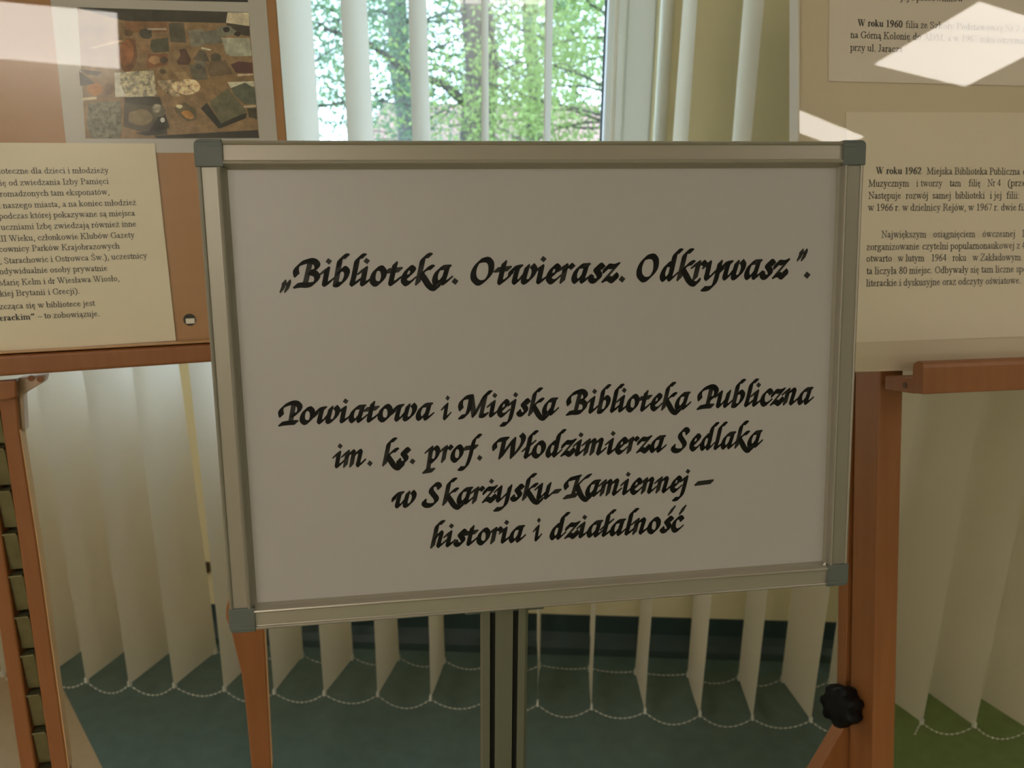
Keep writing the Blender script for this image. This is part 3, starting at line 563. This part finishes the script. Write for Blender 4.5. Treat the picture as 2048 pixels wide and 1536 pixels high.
# right leg of the left easel
slab(PL, [(470, 1150), (452, 1220), (452, 1238), (462, 1263), (483, 1349), (492, 1419), (503, 1536), (543, 1536), (529, 1263), (524, 1150)][::-1][:0] or [(452, 1238), (452, 1218), (470, 1150), (524, 1150), (529, 1263), (543, 1536), (503, 1536), (492, 1419), (483, 1349), (462, 1263)], .03, .048, 'leg', M_wood, easL, .002)
lp = pxpoly(PL, [(503, 1530), (542.6, 1530), (543, 1536), (503, 1536)], .03); lp = to_floor(PL, [lp[0], lp[1], lp[2], lp[3]], .03)
lA = pxpoly(PL, [(503, 1534), (542.9, 1534)], .03); lB = []
dA = V3(*pxpoly(PL, [(543, 1536)], .03)[0])-V3(*pxpoly(PL, [(529, 1263)], .03)[0]); dA /= np.linalg.norm(dA)
for p in lA:
    z0_ = PL.w(p[0], .03, p[1])[2]; dz_ = (PL.X*dA[0]+PL.Z*dA[1])[2]; lB.append((p[0]+dA[0]*(-z0_/dz_), p[1]+dA[1]*(-z0_/dz_)))
MB().prism([lA[0], lA[1], lB[1], lB[0]], .03, .048).build('leg_foot', M_wood, easL)
slab(PL, [(529, 1263), (543, 1536), (544.5, 1536), (530.5, 1263)], .0305, .0475, 'leg_lit_side', M_woodlit, easL, 0)  # this leg's lit side, likewise painted paler
# screw hole in the panel
c = PL.loc(379.5, 639.5, 0); b = MB(); b.tube([c+V3(0, -.0006, 0), c+V3(0, .004, 0)], .0064, 24); h_ = b.build('screw_hole', M_dark, easL)
c = PL.loc(381, 642.5, -.0008); b = MB(); b.box(c[0]-.0047, c[0]+.0047, -.0012, 0, c[2]-.0028, c[2]+.0032); b.build('screw_head', M_steel, h_, bevel=.001)
slab(PL, [(-420, -420), (512, -420), (549, 0), (570, 277), (598, 672), (-420, 724)], -.0042, -.0024, 'clear_cover', M_plexi, easL, 0)

# sheets on the left easel
PG = lambda px, y=0: PL.loc(*px, y)
photo = empty('photo_page', PL, label='white-bordered page with a photograph of rock samples on the left easel', cat='photo page')
slab(PL, [(60, -420), (494, -420), (532, 0), (557, 304), (555, 305.5), (134, 305.5), (101, 0)], -.0006, -.0002, 'page', M_white_sheet, photo, 0)
def vmat(name, rough=.5, sc=60, lo=.45, hi=1.5, sc2=400):
    m = bpy.data.materials.new(name); m.use_nodes = True; nt = m.node_tree; b = nt.nodes['Principled BSDF']; L = nt.links
    a = nt.nodes.new('ShaderNodeAttribute'); a.attribute_name = 'print'; tc = nt.nodes.new('ShaderNodeTexCoord')
    n = nt.nodes.new('ShaderNodeTexNoise'); n.inputs['Scale'].default_value = sc; n.inputs['Detail'].default_value = 6; n.inputs['Roughness'].default_value = .7; L.new(tc.outputs['Object'], n.inputs['Vector'])
    r = nt.nodes.new('ShaderNodeMapRange'); r.inputs[1].default_value = .3; r.inputs[2].default_value = .7; r.inputs[3].default_value = lo; r.inputs[4].default_value = hi; L.new(n.outputs['Fac'], r.inputs[0])
    mx = nt.nodes.new('ShaderNodeVectorMath'); mx.operation = 'SCALE'; L.new(a.outputs['Color'], mx.inputs[0]); L.new(r.outputs[0], mx.inputs['Scale']); L.new(mx.outputs[0], b.inputs['Base Color']); b.inputs['Roughness'].default_value = rough
    return m
M_print = vmat('photo_print', sc=90, lo=.55, hi=1.35); M_printc = vmat('coarse_print', sc=240, lo=.1, hi=2.1)
def srgb(r, g, b_): return tuple((c/255/12.92 if c < 10 else ((c/255+.055)/1.055)**2.4) for c in (r, g, b_))
def printed(name, items, y0, m, parent):
    b = MB(); cols = []
    for k, (rgb, pts) in enumerate(items):
        q = [PL.loc(x/4.655+120, yy/4.655, y0-k*.00001) for x, yy in pts]; b.add(q, [tuple(range(len(q)))]); cols.append(rgb)
    o = b.build(name, m, parent, recalc=False); ca = o.data.color_attributes.new('print', 'FLOAT_COLOR', 'CORNER'); i = 0
    for p, rgb in zip(o.data.polygons, cols):
        for _ in p.loop_indices: ca.data[i].color = (*[min(1, c*3.4) for c in srgb(*rgb)], 1); i += 1
    return o
def blob(cx, cy, rx, ry, n=12, j=.15, s=0, rot=0):
    r = random.Random(s); out = []
    for k in range(n):
        a = 2*math.pi*k/n; q = 1+r.uniform(-j, j); x, y = rx*q*math.cos(a), ry*q*math.sin(a); out.append((cx+x*math.cos(rot)-y*math.sin(rot), cy+x*math.sin(rot)+y*math.cos(rot)))
    return out
items = [((98, 80, 58), [(160, 68), (1755, 115), (1855, 1285), (238, 1290)]),
 ((40, 38, 34), [(160, 68), (1755, 115), (1770, 250), (1540, 215), (1150, 205), (620, 195), (520, 175), (220, 90)]),
 ((92, 66, 45), [(600, 195), (1000, 205), (1000, 300), (620, 300)]),
 ((150, 140, 122), [(1560, 115), (1755, 118), (1764, 243), (1545, 212)]),
 ((48, 44, 40), [(1545, 212), (1764, 243), (1768, 340), (1560, 300)]),
 ((60, 56, 47), [(1010, 215), (1150, 210), (1180, 400), (1030, 390)]), ((52, 50, 42), blob(800, 310, 60, 55, s=1)),
 ((55, 54, 45), [(850, 370), (1010, 350), (1015, 480), (870, 490), (840, 440)]), ((125, 118, 105), [(805, 262), (990, 262), (988, 280), (820, 280)]),
 ((95, 92, 82), [(1190, 285), (1330, 270), (1345, 410), (1280, 435), (1220, 430)]), ((78, 78, 72), [(1300, 300), (1480, 275), (1510, 400), (1350, 410)]),
 ((88, 88, 78), blob(1540, 290, 90, 50, s=2)), ((30, 28, 26), blob(1548, 275, 34, 26, s=3)), ((34, 30, 28), blob(1655, 318, 32, 22, s=4)),
 ((118, 120, 108), [(1500, 350), (1765, 355), (1785, 520), (1600, 525), (1545, 500)]),
 ((160, 150, 132), [(1315, 437), (1410, 460), (1395, 472), (1320, 455)]),
 ((82, 56, 38), blob(640, 510, 80, 150, s=5, rot=.15)), ((108, 70, 45), blob(612, 500, 68, 128, s=6, rot=.15)), ((75, 58, 42), blob(640, 305, 45, 35, s=7)),
 ((105, 82, 58), [(745, 440), (845, 430), (830, 520), (760, 520)]), ((92, 62, 42), [(820, 500), (1000, 500), (1005, 600), (830, 640), (800, 600)]), ((120, 95, 68), blob(880, 560, 55, 40, s=8)), ((62, 50, 38), blob(970, 560, 40, 35, s=9)),
 ((62, 44, 36), [(1110, 460), (1170, 450), (1220, 560), (1200, 605), (1100, 600), (1085, 570), (1120, 520)]),
 ((64, 58, 50), [(1300, 460), (1350, 480), (1390, 570), (1310, 580), (1240, 550)]), ((80, 76, 66), blob(1300, 610, 60, 50, s=10)), ((74, 70, 60), [(1200, 600), (1350, 620), (1380, 740), (1240, 745), (1215, 680)]), ((60, 58, 52), blob(1290, 620, 30, 26, s=11)),
 ((60, 56, 46), blob(1450, 540, 50, 45, s=12)), ((78, 66, 52), [(1400, 570), (1540, 560), (1610, 690), (1400, 715), (1375, 660)]), ((62, 38, 38), [(1590, 600), (1660, 570), (1790, 585), (1795, 680), (1640, 680)]), ((140, 126, 108), [(1650, 690), (1800, 685), (1800, 700), (1655, 710)]),
 ((100, 88, 68), [(900, 640), (1000, 640), (990, 700), (930, 690)]), ((66, 56, 42), blob(955, 665, 36, 24, s=13)), ((112, 96, 72), [(1060, 670), (1170, 665), (1220, 740), (1110, 745)]),
 ((55, 48, 44), [(175, 645), (400, 668), (350, 705), (240, 690)]), ((44, 40, 38), [(178, 660), (330, 775), (190, 800)]), ((120, 82, 42), blob(325, 830, 72, 55, s=14)), ((80, 62, 42), blob(455, 830, 50, 55, s=15)), ((150, 138, 118), [(200, 910), (340, 900), (345, 925), (215, 935)]),
 ((165, 158, 140), [(505, 675), (560, 675), (620, 900), (515, 905)]),
 ((56, 50, 40), [(600, 905), (930, 900), (1020, 1190), (900, 1265), (590, 1180)]), ((38, 36, 30), [(600, 905), (840, 895), (930, 910), (950, 1000), (620, 960)]), ((36, 34, 30), [(700, 1240), (1020, 1180), (960, 1010), (1000, 1250), (800, 1262)]), ((92, 82, 62), blob(750, 1090, 120, 80, s=16)), ((70, 66, 56), blob(920, 1030, 60, 60, s=17)), ((200, 200, 195), blob(955, 1118, 21, 24, j=.05, s=18)),
 ((70, 62, 44), [(1065, 1000), (1160, 950), (1265, 1020), (1280, 1110), (1190, 1135), (1080, 1050)]), ((130, 96, 54), blob(1190, 1065, 60, 36, s=19, rot=.5)), ((150, 140, 116), blob(1110, 990, 28, 18, s=20)),
 ((28, 26, 24), [(880, 1265), (1840, 1210), (1855, 1285), (240, 1290), (900, 1285)]), ((28, 27, 23), [(1310, 1010), (1365, 955), (1480, 1120), (1740, 1050), (1730, 1100), (1480, 1200)]), ((72, 70, 54), [(1390, 950), (1560, 820), (1740, 1040), (1500, 1150)]), ((150, 146, 130), [(1560, 765), (1805, 755), (1810, 800), (1620, 880)]), ((64, 68, 58), [(1590, 820), (1720, 770), (1815, 820), (1825, 965), (1720, 970), (1620, 880)]), ((140, 132, 112), [(1710, 985), (1825, 978), (1825, 995), (1715, 1003)]), ((48, 44, 34), [(1740, 1010), (1828, 1005), (1835, 1110), (1760, 1090)]),
 ((150, 118, 92), [(270, 445), (560, 372), (590, 385), (300, 455)])]
printed('photo_print', items, -.0007, M_print, photo)
printed('rock_print', [((118, 114, 98), [(555, 672), (870, 655), (905, 895), (620, 905), (560, 780)]), ((74, 74, 62), [(268, 960), (560, 940), (575, 1200), (560, 1285), (290, 1285), (250, 1150)]), ((104, 94, 76), [(900, 750), (1060, 740), (1120, 900), (1040, 895), (950, 830)]), ((142, 128, 104), blob(1180, 810, 150, 72, s=31)), ((110, 106, 94), blob(900, 1010, 42, 40, s=32))], -.0013, M_printc, photo)
b = MB(); qq = [PL.loc(*p, -.0008) for p in ((70, -200), (492, -200), (496, 4.5), (105, -4))]; b.add(qq, [(0, 1, 2, 3)]); b.build('upper_photo_print', mat('dark_photo_print', (.03, .03, .028), .5), photo, recalc=False)
tl = empty('text_page', PL, label='cream page of printed Polish text at the bottom of the left easel', cat='text page', group='printed text pages')
slab(PL, [(-420, 283), (309, 287), (352, 681), (0, 703), (-420, 726)], -.0016, -.0011, 'page', M_cream_sheet, tl, 0)
b = MB(); Y = -.0018
for (pre, t, x0, b0, x1, b1) in (('bibli', 'oteczne dla dzieci i młodzieży', 3, 347.5, 218, 346), ('s', 'ię od zwiedzania Izby Pamięci', 0, 371.5, 218, 367.5), ('g', 'romadzonych tam eksponatów,', 0, 393.5, 219, 389), ('i ', 'naszego miasta, a na koniec młodzież', 6, 416.5, 273, 410),
    ('', 'podczas której pokazywane są miejsca', -2, 438, 271, 431.5), ('', 'uczniami Izbę zwiedzają również inne', 2, 460, 273, 453), ('I', 'II Wieku, członkowie Klubów Gazety', 2, 483, 270, 475), ('pra', 'cownicy Parków Krajobrazowych', -1, 504, 240, 497),
    ('Kielc', ', Starachowic i Ostrowca Św.), uczestnicy', 0, 527.5, 295, 516.5), ('i', 'ndywidualnie osoby prywatnie', -1, 548.5, 215, 541.5), ('', 'Marię Kelm i dr Wiesława Wiosło,', -3, 571.5, 239, 562), ('Wiel', 'kiej Brytanii i Grecji).', 0, 593, 159, 587), ('mies', 'zcząca się w bibliotece jest', 0, 618.5, 191, 611.5), ('', '– to zobowiązuje.', 75, 637.5, 199, 632.5)):
    write(b, PL, BOOK, t, x0, b0, x1, b1, 7.9, Y, pre)
write(b, PL, BOLD, 'erackim”', 0, 642, 70, 638.5, 8.2, Y, 'lit')
b.build('printed_text', M_txt, tl, recalc=False)

# ------------------------------------------------------------------ right display easel
easR = empty('display_easel', PR, label='wooden display easel with tan panel, shelf and black knob right of the sign', cat='easel', group='wooden display easels')
slab(PR, [(1597, -420), (2600, -420), (2600, 715), (2048, 736), (1710, 744), (1594, 748)], 0, .012, 'panel', M_tan, easR, .001)
slab(PR, [(1597.5, -420), (2600, -420), (2600, 708), (1711, 741), (1595, 745)], -.0042, -.0026, 'clear_cover', M_plexi, easR, 0)
b = MB(); a = pxpoly(PR, [(1597, -420), (1600.5, -420), (1597.5, 748), (1594, 748)], -.0045); b.prism(a, -.0046, .0125); b.build('edge_strip', mat('edge_strip', (.72, .66, .56), .4), easR)
s1 = empty('text_page', PR, label='pinkish page beginning W roku 1960 on the right easel', cat='text page', group='printed text pages')
slab(PR, [(1662, -420), (2600, -420), (2600, 190), (2048, 171.5), (1657.2, 162)], -.0012, -.0006, 'page', M_sheet1, s1, 0)
b = MB(); Y = -.0014
for (f, t, x0, b0, x1, b1) in ((BOOK, 'jej i pracowników', 1800, 0, 1927, 3.5), (BOLD, 'W roku 1960', 1715, 52, 1805, 55), (BOOK, 'filia ze', 1811, 55.3, 1855, 56.7), (BOOK, 'Szkoły Podstawowej Nr 2 z', 1860, 57, 2052, 64),
    (BOOK, 'na Górną Kolonię', 1700.6, 75.8, 1820, 79.5), (BOOK, 'do ADM, a w 1967 roku otrzymała', 1826, 79.7, 2060, 88), (BOOK, 'przy ul. Jaracza', 1700, 101.2, 1806, 104.8)):
    write(b, PR, f, t, x0, b0, x1, b1, 9.3, Y)
b.build('printed_text', M_txt, s1, recalc=False)
s2 = empty('text_page', PR, label='tan laminated page beginning W roku 1962 lower on the right easel', cat='text page', group='printed text pages')
slab(PR, [(1692, 224), (2600, 227), (2600, 652), (2048, 673), (1713, 684.6), (1699, 685)], -.0012, -.0006, 'page', M_sheet2, s2, 0)
b = MB()
for (f, t, x0, b0, x1, b1) in ((BOLD, 'W roku 1962', 1751.5, 347.8, 1842.8, 348.4), (BOOK, 'Miejska Biblioteka Publiczna', 1853, 348.6, 2040.5, 349.4), (BOOK, 'obok', 2046, 349.4, 2082, 349.5),
    (BOOK, 'Muzycznym', 1736.6, 373.2, 1818.3, 373), (BOOK, 'i', 1832.5, 373, 1836.5, 373), (BOOK, 'tworzy', 1841, 373, 1885, 372.8), (BOOK, 'tam', 1899, 372.8, 1922, 372.6), (BOOK, 'filię', 1937, 372.6, 1961, 372.5), (BOOK, 'Nr 4', 1974.7, 372.5, 2001.6, 372.4), (BOOK, '(przed', 2015.5, 372.3, 2061, 372.2),
    (BOOK, 'Następuje', 1736.6, 397.6, 1801.8, 397.5), (BOOK, 'rozwój', 1811.3, 397.5, 1855.5, 397.4), (BOOK, 'samej', 1864.7, 397.4, 1901, 397.3), (BOOK, 'biblioteki', 1910, 397.2, 1969.7, 397), (BOOK, 'i jej', 1979.6, 397, 2002.5, 397), (BOOK, 'filii:', 2012.5, 397, 2038, 397),
    (BOOK, 'w 1966 r. w dzielnicy Rejów, w 1967 r. dwie filie', 1735.6, 421.6, 2062, 420.8),
    (BOOK, 'Największym', 1762.5, 475.3, 1852.7, 474.8), (BOOK, 'osiągnięciem', 1866.7, 474.7, 1950.8, 474.2), (BOOK, 'ówczesnej', 1965, 474.1, 2029.4, 473.8), (BOOK, 'Dyrekcji', 2044, 473.7, 2092, 473.4),
    (BOOK, 'zorganizowanie', 1733.2, 500.2, 1838.5, 499), (BOOK, 'czytelni popularnonaukowej z', 1845, 499, 2040, 497), (BOOK, '4', 2043.5, 497, 2050, 497),
    (BOOK, 'otwarto', 1733, 523.6, 1783.4, 523), (BOOK, 'w lutym', 1795, 522.9, 1849, 522.4), (BOOK, '1964', 1863.5, 522.3, 1893, 522), (BOOK, 'roku', 1905, 521.9, 1932.4, 521.6), (BOOK, 'w Zakładowym', 1944.8, 521.5, 2042, 520.6),
    (BOOK, 'ta liczyła 80 miejsc. Odbywały się tam liczne spotkania', 1732.6, 548.6, 2092, 543.5), (BOOK, 'literackie i dyskusyjne oraz odczyty oświatowe.', 1732, 573, 2041, 567)):
    write(b, PR, f, t, x0, b0, x1, b1, 9.3, Y)
b.build('printed_text', M_txt, s2, recalc=False)
# shelf with raised front bar
l0 = PR.loc(1770, 748); x0 = l0[0]; z0 = l0[2]
b = MB(); b.box(x0, x0+.85, -.048, .0, z0-.017, z0-.002); b.build('shelf', M_wood, easR, bevel=.001)
b = MB(); pf = [(-.045, z0-.0165), (-.062, z0-.0165), (-.062, z0+.010), (-.0605, z0+.0145), (-.0535, z0+.017), (-.0465, z0+.0145), (-.045, z0+.010)]
n = len(pf); b.add([(x, y, z) for x in (x0, x0+.85) for y, z in pf], [tuple(range(n)), tuple(range(2*n-1, n-1, -1))]+[(i, (i+1) % n, n+(i+1) % n, n+i) for i in range(n)])
b.build('shelf_lip', M_wood, easR, bevel=.001)
c = V3(x0+.0006, -.034, z0-.0095); b = MB(); b.tube([c+V3(-.0012, 0, 0), c+V3(.004, 0, 0)], .0034, 14); b.build('dowel', mat('dowel_dark', (.12, .06, .03), .6), easR)
slab(PR, [(1761, 640), (1809, 640), (1788, 1536), (1744.5, 1536)], .0125, .058, 'post', M_wood, easR, .0015, floor=True)
slab(PR, [(1674, 640), (1684, 640), (1672, 1536), (1654, 1536)], .066, .1, 'rear_post', M_wood, easR, .0015, floor=True, yp=None) if False else None
slab(PR, [(1704, 640), (1713.5, 640), (1704, 1536), (1688, 1536)], .066, .085, 'rear_post', M_wood, easR, .001, floor=True)
slab(PR, [(1709, 640), (1728, 640), (1712, 1536), (1698, 1536)], .090, .094, 'gap_shade', mat('shaded_gap_wood', (.10, .035, .012), .6), easR, 0, floor=True)  # dark slab: shade in the gap between the posts put into its colour
slab(PR, [(1699, 1436), (1712, 1436), (1712, 1536), (1640, 1536)], .0655, .0855, 'brace', M_wood, easR, .001, floor=True)
# lobed clamping knob
c0 = PR.loc(1682, 1411, .045); b = MB(); ax = V3(-.95, -.27, .15); ax /= np.linalg.norm(ax); e1 = np.cross(ax, V3(0, 0, 1)); e1 /= np.linalg.norm(e1); e2 = np.cross(e1, ax)
rings = [(-.018, .5), (-.014, .9), (-.006, 1), (.006, 1), (.011, .9), (.013, .6), (.013, .25)]; n = 56; vs = []
for h, s in rings:
    for k in range(n):
        t = 2*math.pi*k/n; lobe = .0225+.0022*max(-1, min(1, 1.8*math.cos(7*t))); r = (lobe if s > .65 else .019)*s; vs.append(c0+ax*h+(e1*math.cos(t)+e2*math.sin(t))*r)
b.add(vs, [(i*n+k, i*n+(k+1) % n, (i+1)*n+(k+1) % n, (i+1)*n+k) for i in range(len(rings)-1) for k in range(n)]+[tuple(range(n)), tuple((len(rings)-1)*n+k for k in range(n))])
kb = b.build('clamping_knob', M_black, easR, bevel=.0008)
b = MB(); b.tube([c0-ax*.012, c0-ax*.03], .005, 12); b.build('bolt', M_steel, kb)

# ------------------------------------------------------------------ outdoors
GZ = -.8
M_grass = mat('grass', (.07, .12, .04), .9, noise=.4, nscale=3)
tag(MB().box(-40, 40, 2.2, 70, GZ-.2, GZ).build('ground', M_grass, fr=ID), kind='structure')
M_bark = mat('grey_bark', (.10, .095, .085), .9, noise=.6, nscale=6, bump=.6, bscale=14)
M_birch = mat('pale_bark', (.16, .165, .155), .8, noise=.5, nscale=5, bump=.3, bscale=14)
M_leaf = [mat('leaf_green', (.20, .33, .15), .5, trans=.5), mat('leaf_yellowgreen', (.31, .43, .16), .5, trans=.55), mat('leaf_bluegreen', (.18, .30, .18), .5, trans=.45)]
def leaves(centers, n, size, spread, seed):
    r = np.random.default_rng(seed); c = centers[r.integers(0, len(centers), n)]+r.normal(0, 1, (n, 3))*np.array(spread)
    a = r.normal(0, 1, (n, 3)); a /= np.linalg.norm(a, axis=1)[:, None]; b_ = r.normal(0, 1, (n, 3)); b_ = np.cross(a, b_); b_ /= np.linalg.norm(b_, axis=1)[:, None]
    s = size*r.uniform(.6, 1.3, (n, 1)); v = np.stack([c-a*s, c+b_*s*.45, c+a*s, c-b_*s*.45], 1).reshape(-1, 3); return v
def tree(name, label, base, h, r0, lean, mi, bark, seed, nl, size, branches, spread, lo=.12, br=.14, extra=None):
    fr = Fr(V3(*base, GZ), V3(1, 0, 0), V3(0, 0, 1)); root = empty(name, fr, label=label, cat='tree', group='trees outside the window'); r = random.Random(seed)
    m = 9; tp = [V3(lean[0]*(i/m)**1.3*h+.08*math.sin(i*1.7+seed), lean[1]*i/m*h, h*i/m) for i in range(m+1)]; b = MB(); b.tube(tp, [r0*(1-.75*i/m)+.01 for i in range(m+1)], 12); b.build('trunk', bark, root, smooth=True)
    cen = []; b = MB()
    for k in range(branches):
        t = r.uniform(lo, 1)**.9; i = min(m-1, int(t*m)); p = tp[i]*(1-(t*m-i))+tp[i+1]*(t*m-i); a = r.uniform(0, 2*math.pi); L = (h*.30)*(1.15-t*.6)*r.uniform(.6, 1.2); up = r.uniform(.1, .6); pts = [p]; d = V3(math.cos(a), math.sin(a), up)
        for q in range(6):
            d = d+V3(r.uniform(-.25, .25), r.uniform(-.25, .25), r.uniform(-.28, .12)); d /= np.linalg.norm(d); pts.append(pts[-1]+d*L/6)
            if q > 0: cen.append(pts[-1])
            if q in (1, 2, 3, 4):
                dd = V3(r.uniform(-1, 1), r.uniform(-1, 1), r.uniform(-.7, .4)); e = pts[-1]+dd*L*.26; b.tube([pts[-1], (pts[-1]+e)/2+V3(0, 0, .04), e], [.012, .008, .004], 4, cap=False); cen += [e, (pts[-1]+e)/2]
        b.tube(pts, [max(.006, r0*br*(1-j/6.5)) for j in range(7)], 6)
    if extra: b.tube(extra, [.07, .05, .045, .035, .02], 8)
    o = b.build('branches', bark, root, smooth=True, recalc=False); o['kind'] = 'stuff'
    v = leaves(np.array(cen), nl, size, spread, seed); me = bpy.data.meshes.new('foliage'); me.from_pydata(v.tolist(), [], np.arange(len(v)).reshape(-1, 4).tolist()); o = bpy.data.objects.new('foliage', me); COL.objects.link(o); me.materials.append(M_leaf[mi]); o.parent = root; o['kind'] = 'stuff'
    return root
def gp(px, D): p = CAM+ray(px, 270)*(D/ray(px, 270)[1]); return (p[0], p[1])
tree('deciduous_tree', 'dark grey trunk with a low left branch, seen mid-window between slats', gp(950, 10), 8.5, .25, (.004, 0), 0, M_bark, 3, 14000, .033, 26, (.20, .20, .24), lo=.36, extra=[V3(-.02, -.05, 2.35), V3(-.35, -.1, 2.62), V3(-.75, -.1, 2.75), V3(-1.2, -.15, 3.05), V3(-1.7, -.2, 3.2)])
tree('deciduous_tree', 'pale smooth trunk left of the dark trunk outside', gp(812, 13), 10, .20, (-.012, 0), 2, M_birch, 5, 18000, .042, 36, (.30, .30, .34))
tree('deciduous_tree', 'loose blue-green tree at the left side of the window view', gp(560, 10), 8, .13, (.01, 0), 2, M_bark, 8, 19000, .034, 30, (.24, .24, .26))
tree('deciduous_tree', 'dense yellow-green tree beside the right window frame', gp(1235, 9), 7, .12, (-.01, 0), 1, M_bark, 12, 40000, .032, 46, (.26, .26, .30))
tree('deciduous_tree', 'light green tree far behind the dark trunk', gp(1060, 15), 9, .16, (0, 0), 1, M_bark, 16, 42000, .046, 44, (.36, .36, .36), lo=.34)
tree('deciduous_tree', 'distant green tree behind the pale trunk', gp(720, 19), 10, .16, (0, 0), 0, M_bark, 21, 15000, .055, 40, (.42, .42, .42))
hb = empty('low_building', Fr(V3(gp(1010, 24)[0], 24, GZ), V3(1, 0, 0), V3(0, 0, 1)), label='low white building with a pinkish roof behind the trees', cat='building')
MB().box(-3.6, 2.6, 0, 5, 0, 2.05).build('wall', mat('white_render', (.30, .25, .24), .8), hb)
b = MB(); b.add([(-3.9, -.4, 2.05), (2.9, -.4, 2.05), (2.9, 5.4, 2.05), (-3.9, 5.4, 2.05), (-3.9, 2.5, 3.2), (2.9, 2.5, 3.2)], [(0, 1, 5, 4), (2, 3, 4, 5), (0, 4, 3), (1, 2, 5), (0, 3, 2, 1)]); b.build('roof', mat('pink_roof', (.26, .16, .145), .8), hb)
for x in (-2.6, -1.0, .6):
    w_ = MB().box(x, x+.8, -.03, .02, .7, 1.7).build('window', M_pvc, hb); MB().box(x+.07, x+.73, -.04, .0, .77, 1.63).build('pane', mat('dark_pane', (.2, .24, .27), .1), w_)
sh = [(gp(690, 8.2), 1.7, 0), (gp(905, 8.6), 1.62, 2), (gp(1130, 8.0), 1.75, 1)]
for i, (p, h, mi) in enumerate(sh):
    fr = Fr(V3(*p, GZ), V3(1, 0, 0), V3(0, 0, 1)); root = empty('garden_shrub', fr, label='low garden shrub at the foot of the window view, '+('leftmost', 'middle one', 'rightmost')[i], cat='shrub', group='garden shrubs')
    r = random.Random(i+40); cen = []; b = MB()
    for k in range(26):
        a = r.uniform(0, 6.28); e = V3(math.cos(a)*r.uniform(.1, .75), math.sin(a)*r.uniform(.1, .5), h*r.uniform(.5, 1)); b.tube([V3(0, 0, 0), e*.5+V3(0, 0, .1), e], [.015, .01, .005], 5); cen += [e, e*.75, e*.55]
    b.build('stems', M_bark, root, recalc=False)['kind'] = 'stuff'
    v = leaves(np.array(cen), 2600, .04, (.13, .13, .13), 60+i); me = bpy.data.meshes.new('foliage'); me.from_pydata(v.tolist(), [], np.arange(len(v)).reshape(-1, 4).tolist()); o = bpy.data.objects.new('foliage', me); COL.objects.link(o); me.materials.append(M_leaf[mi]); o.parent = root; o['kind'] = 'stuff'
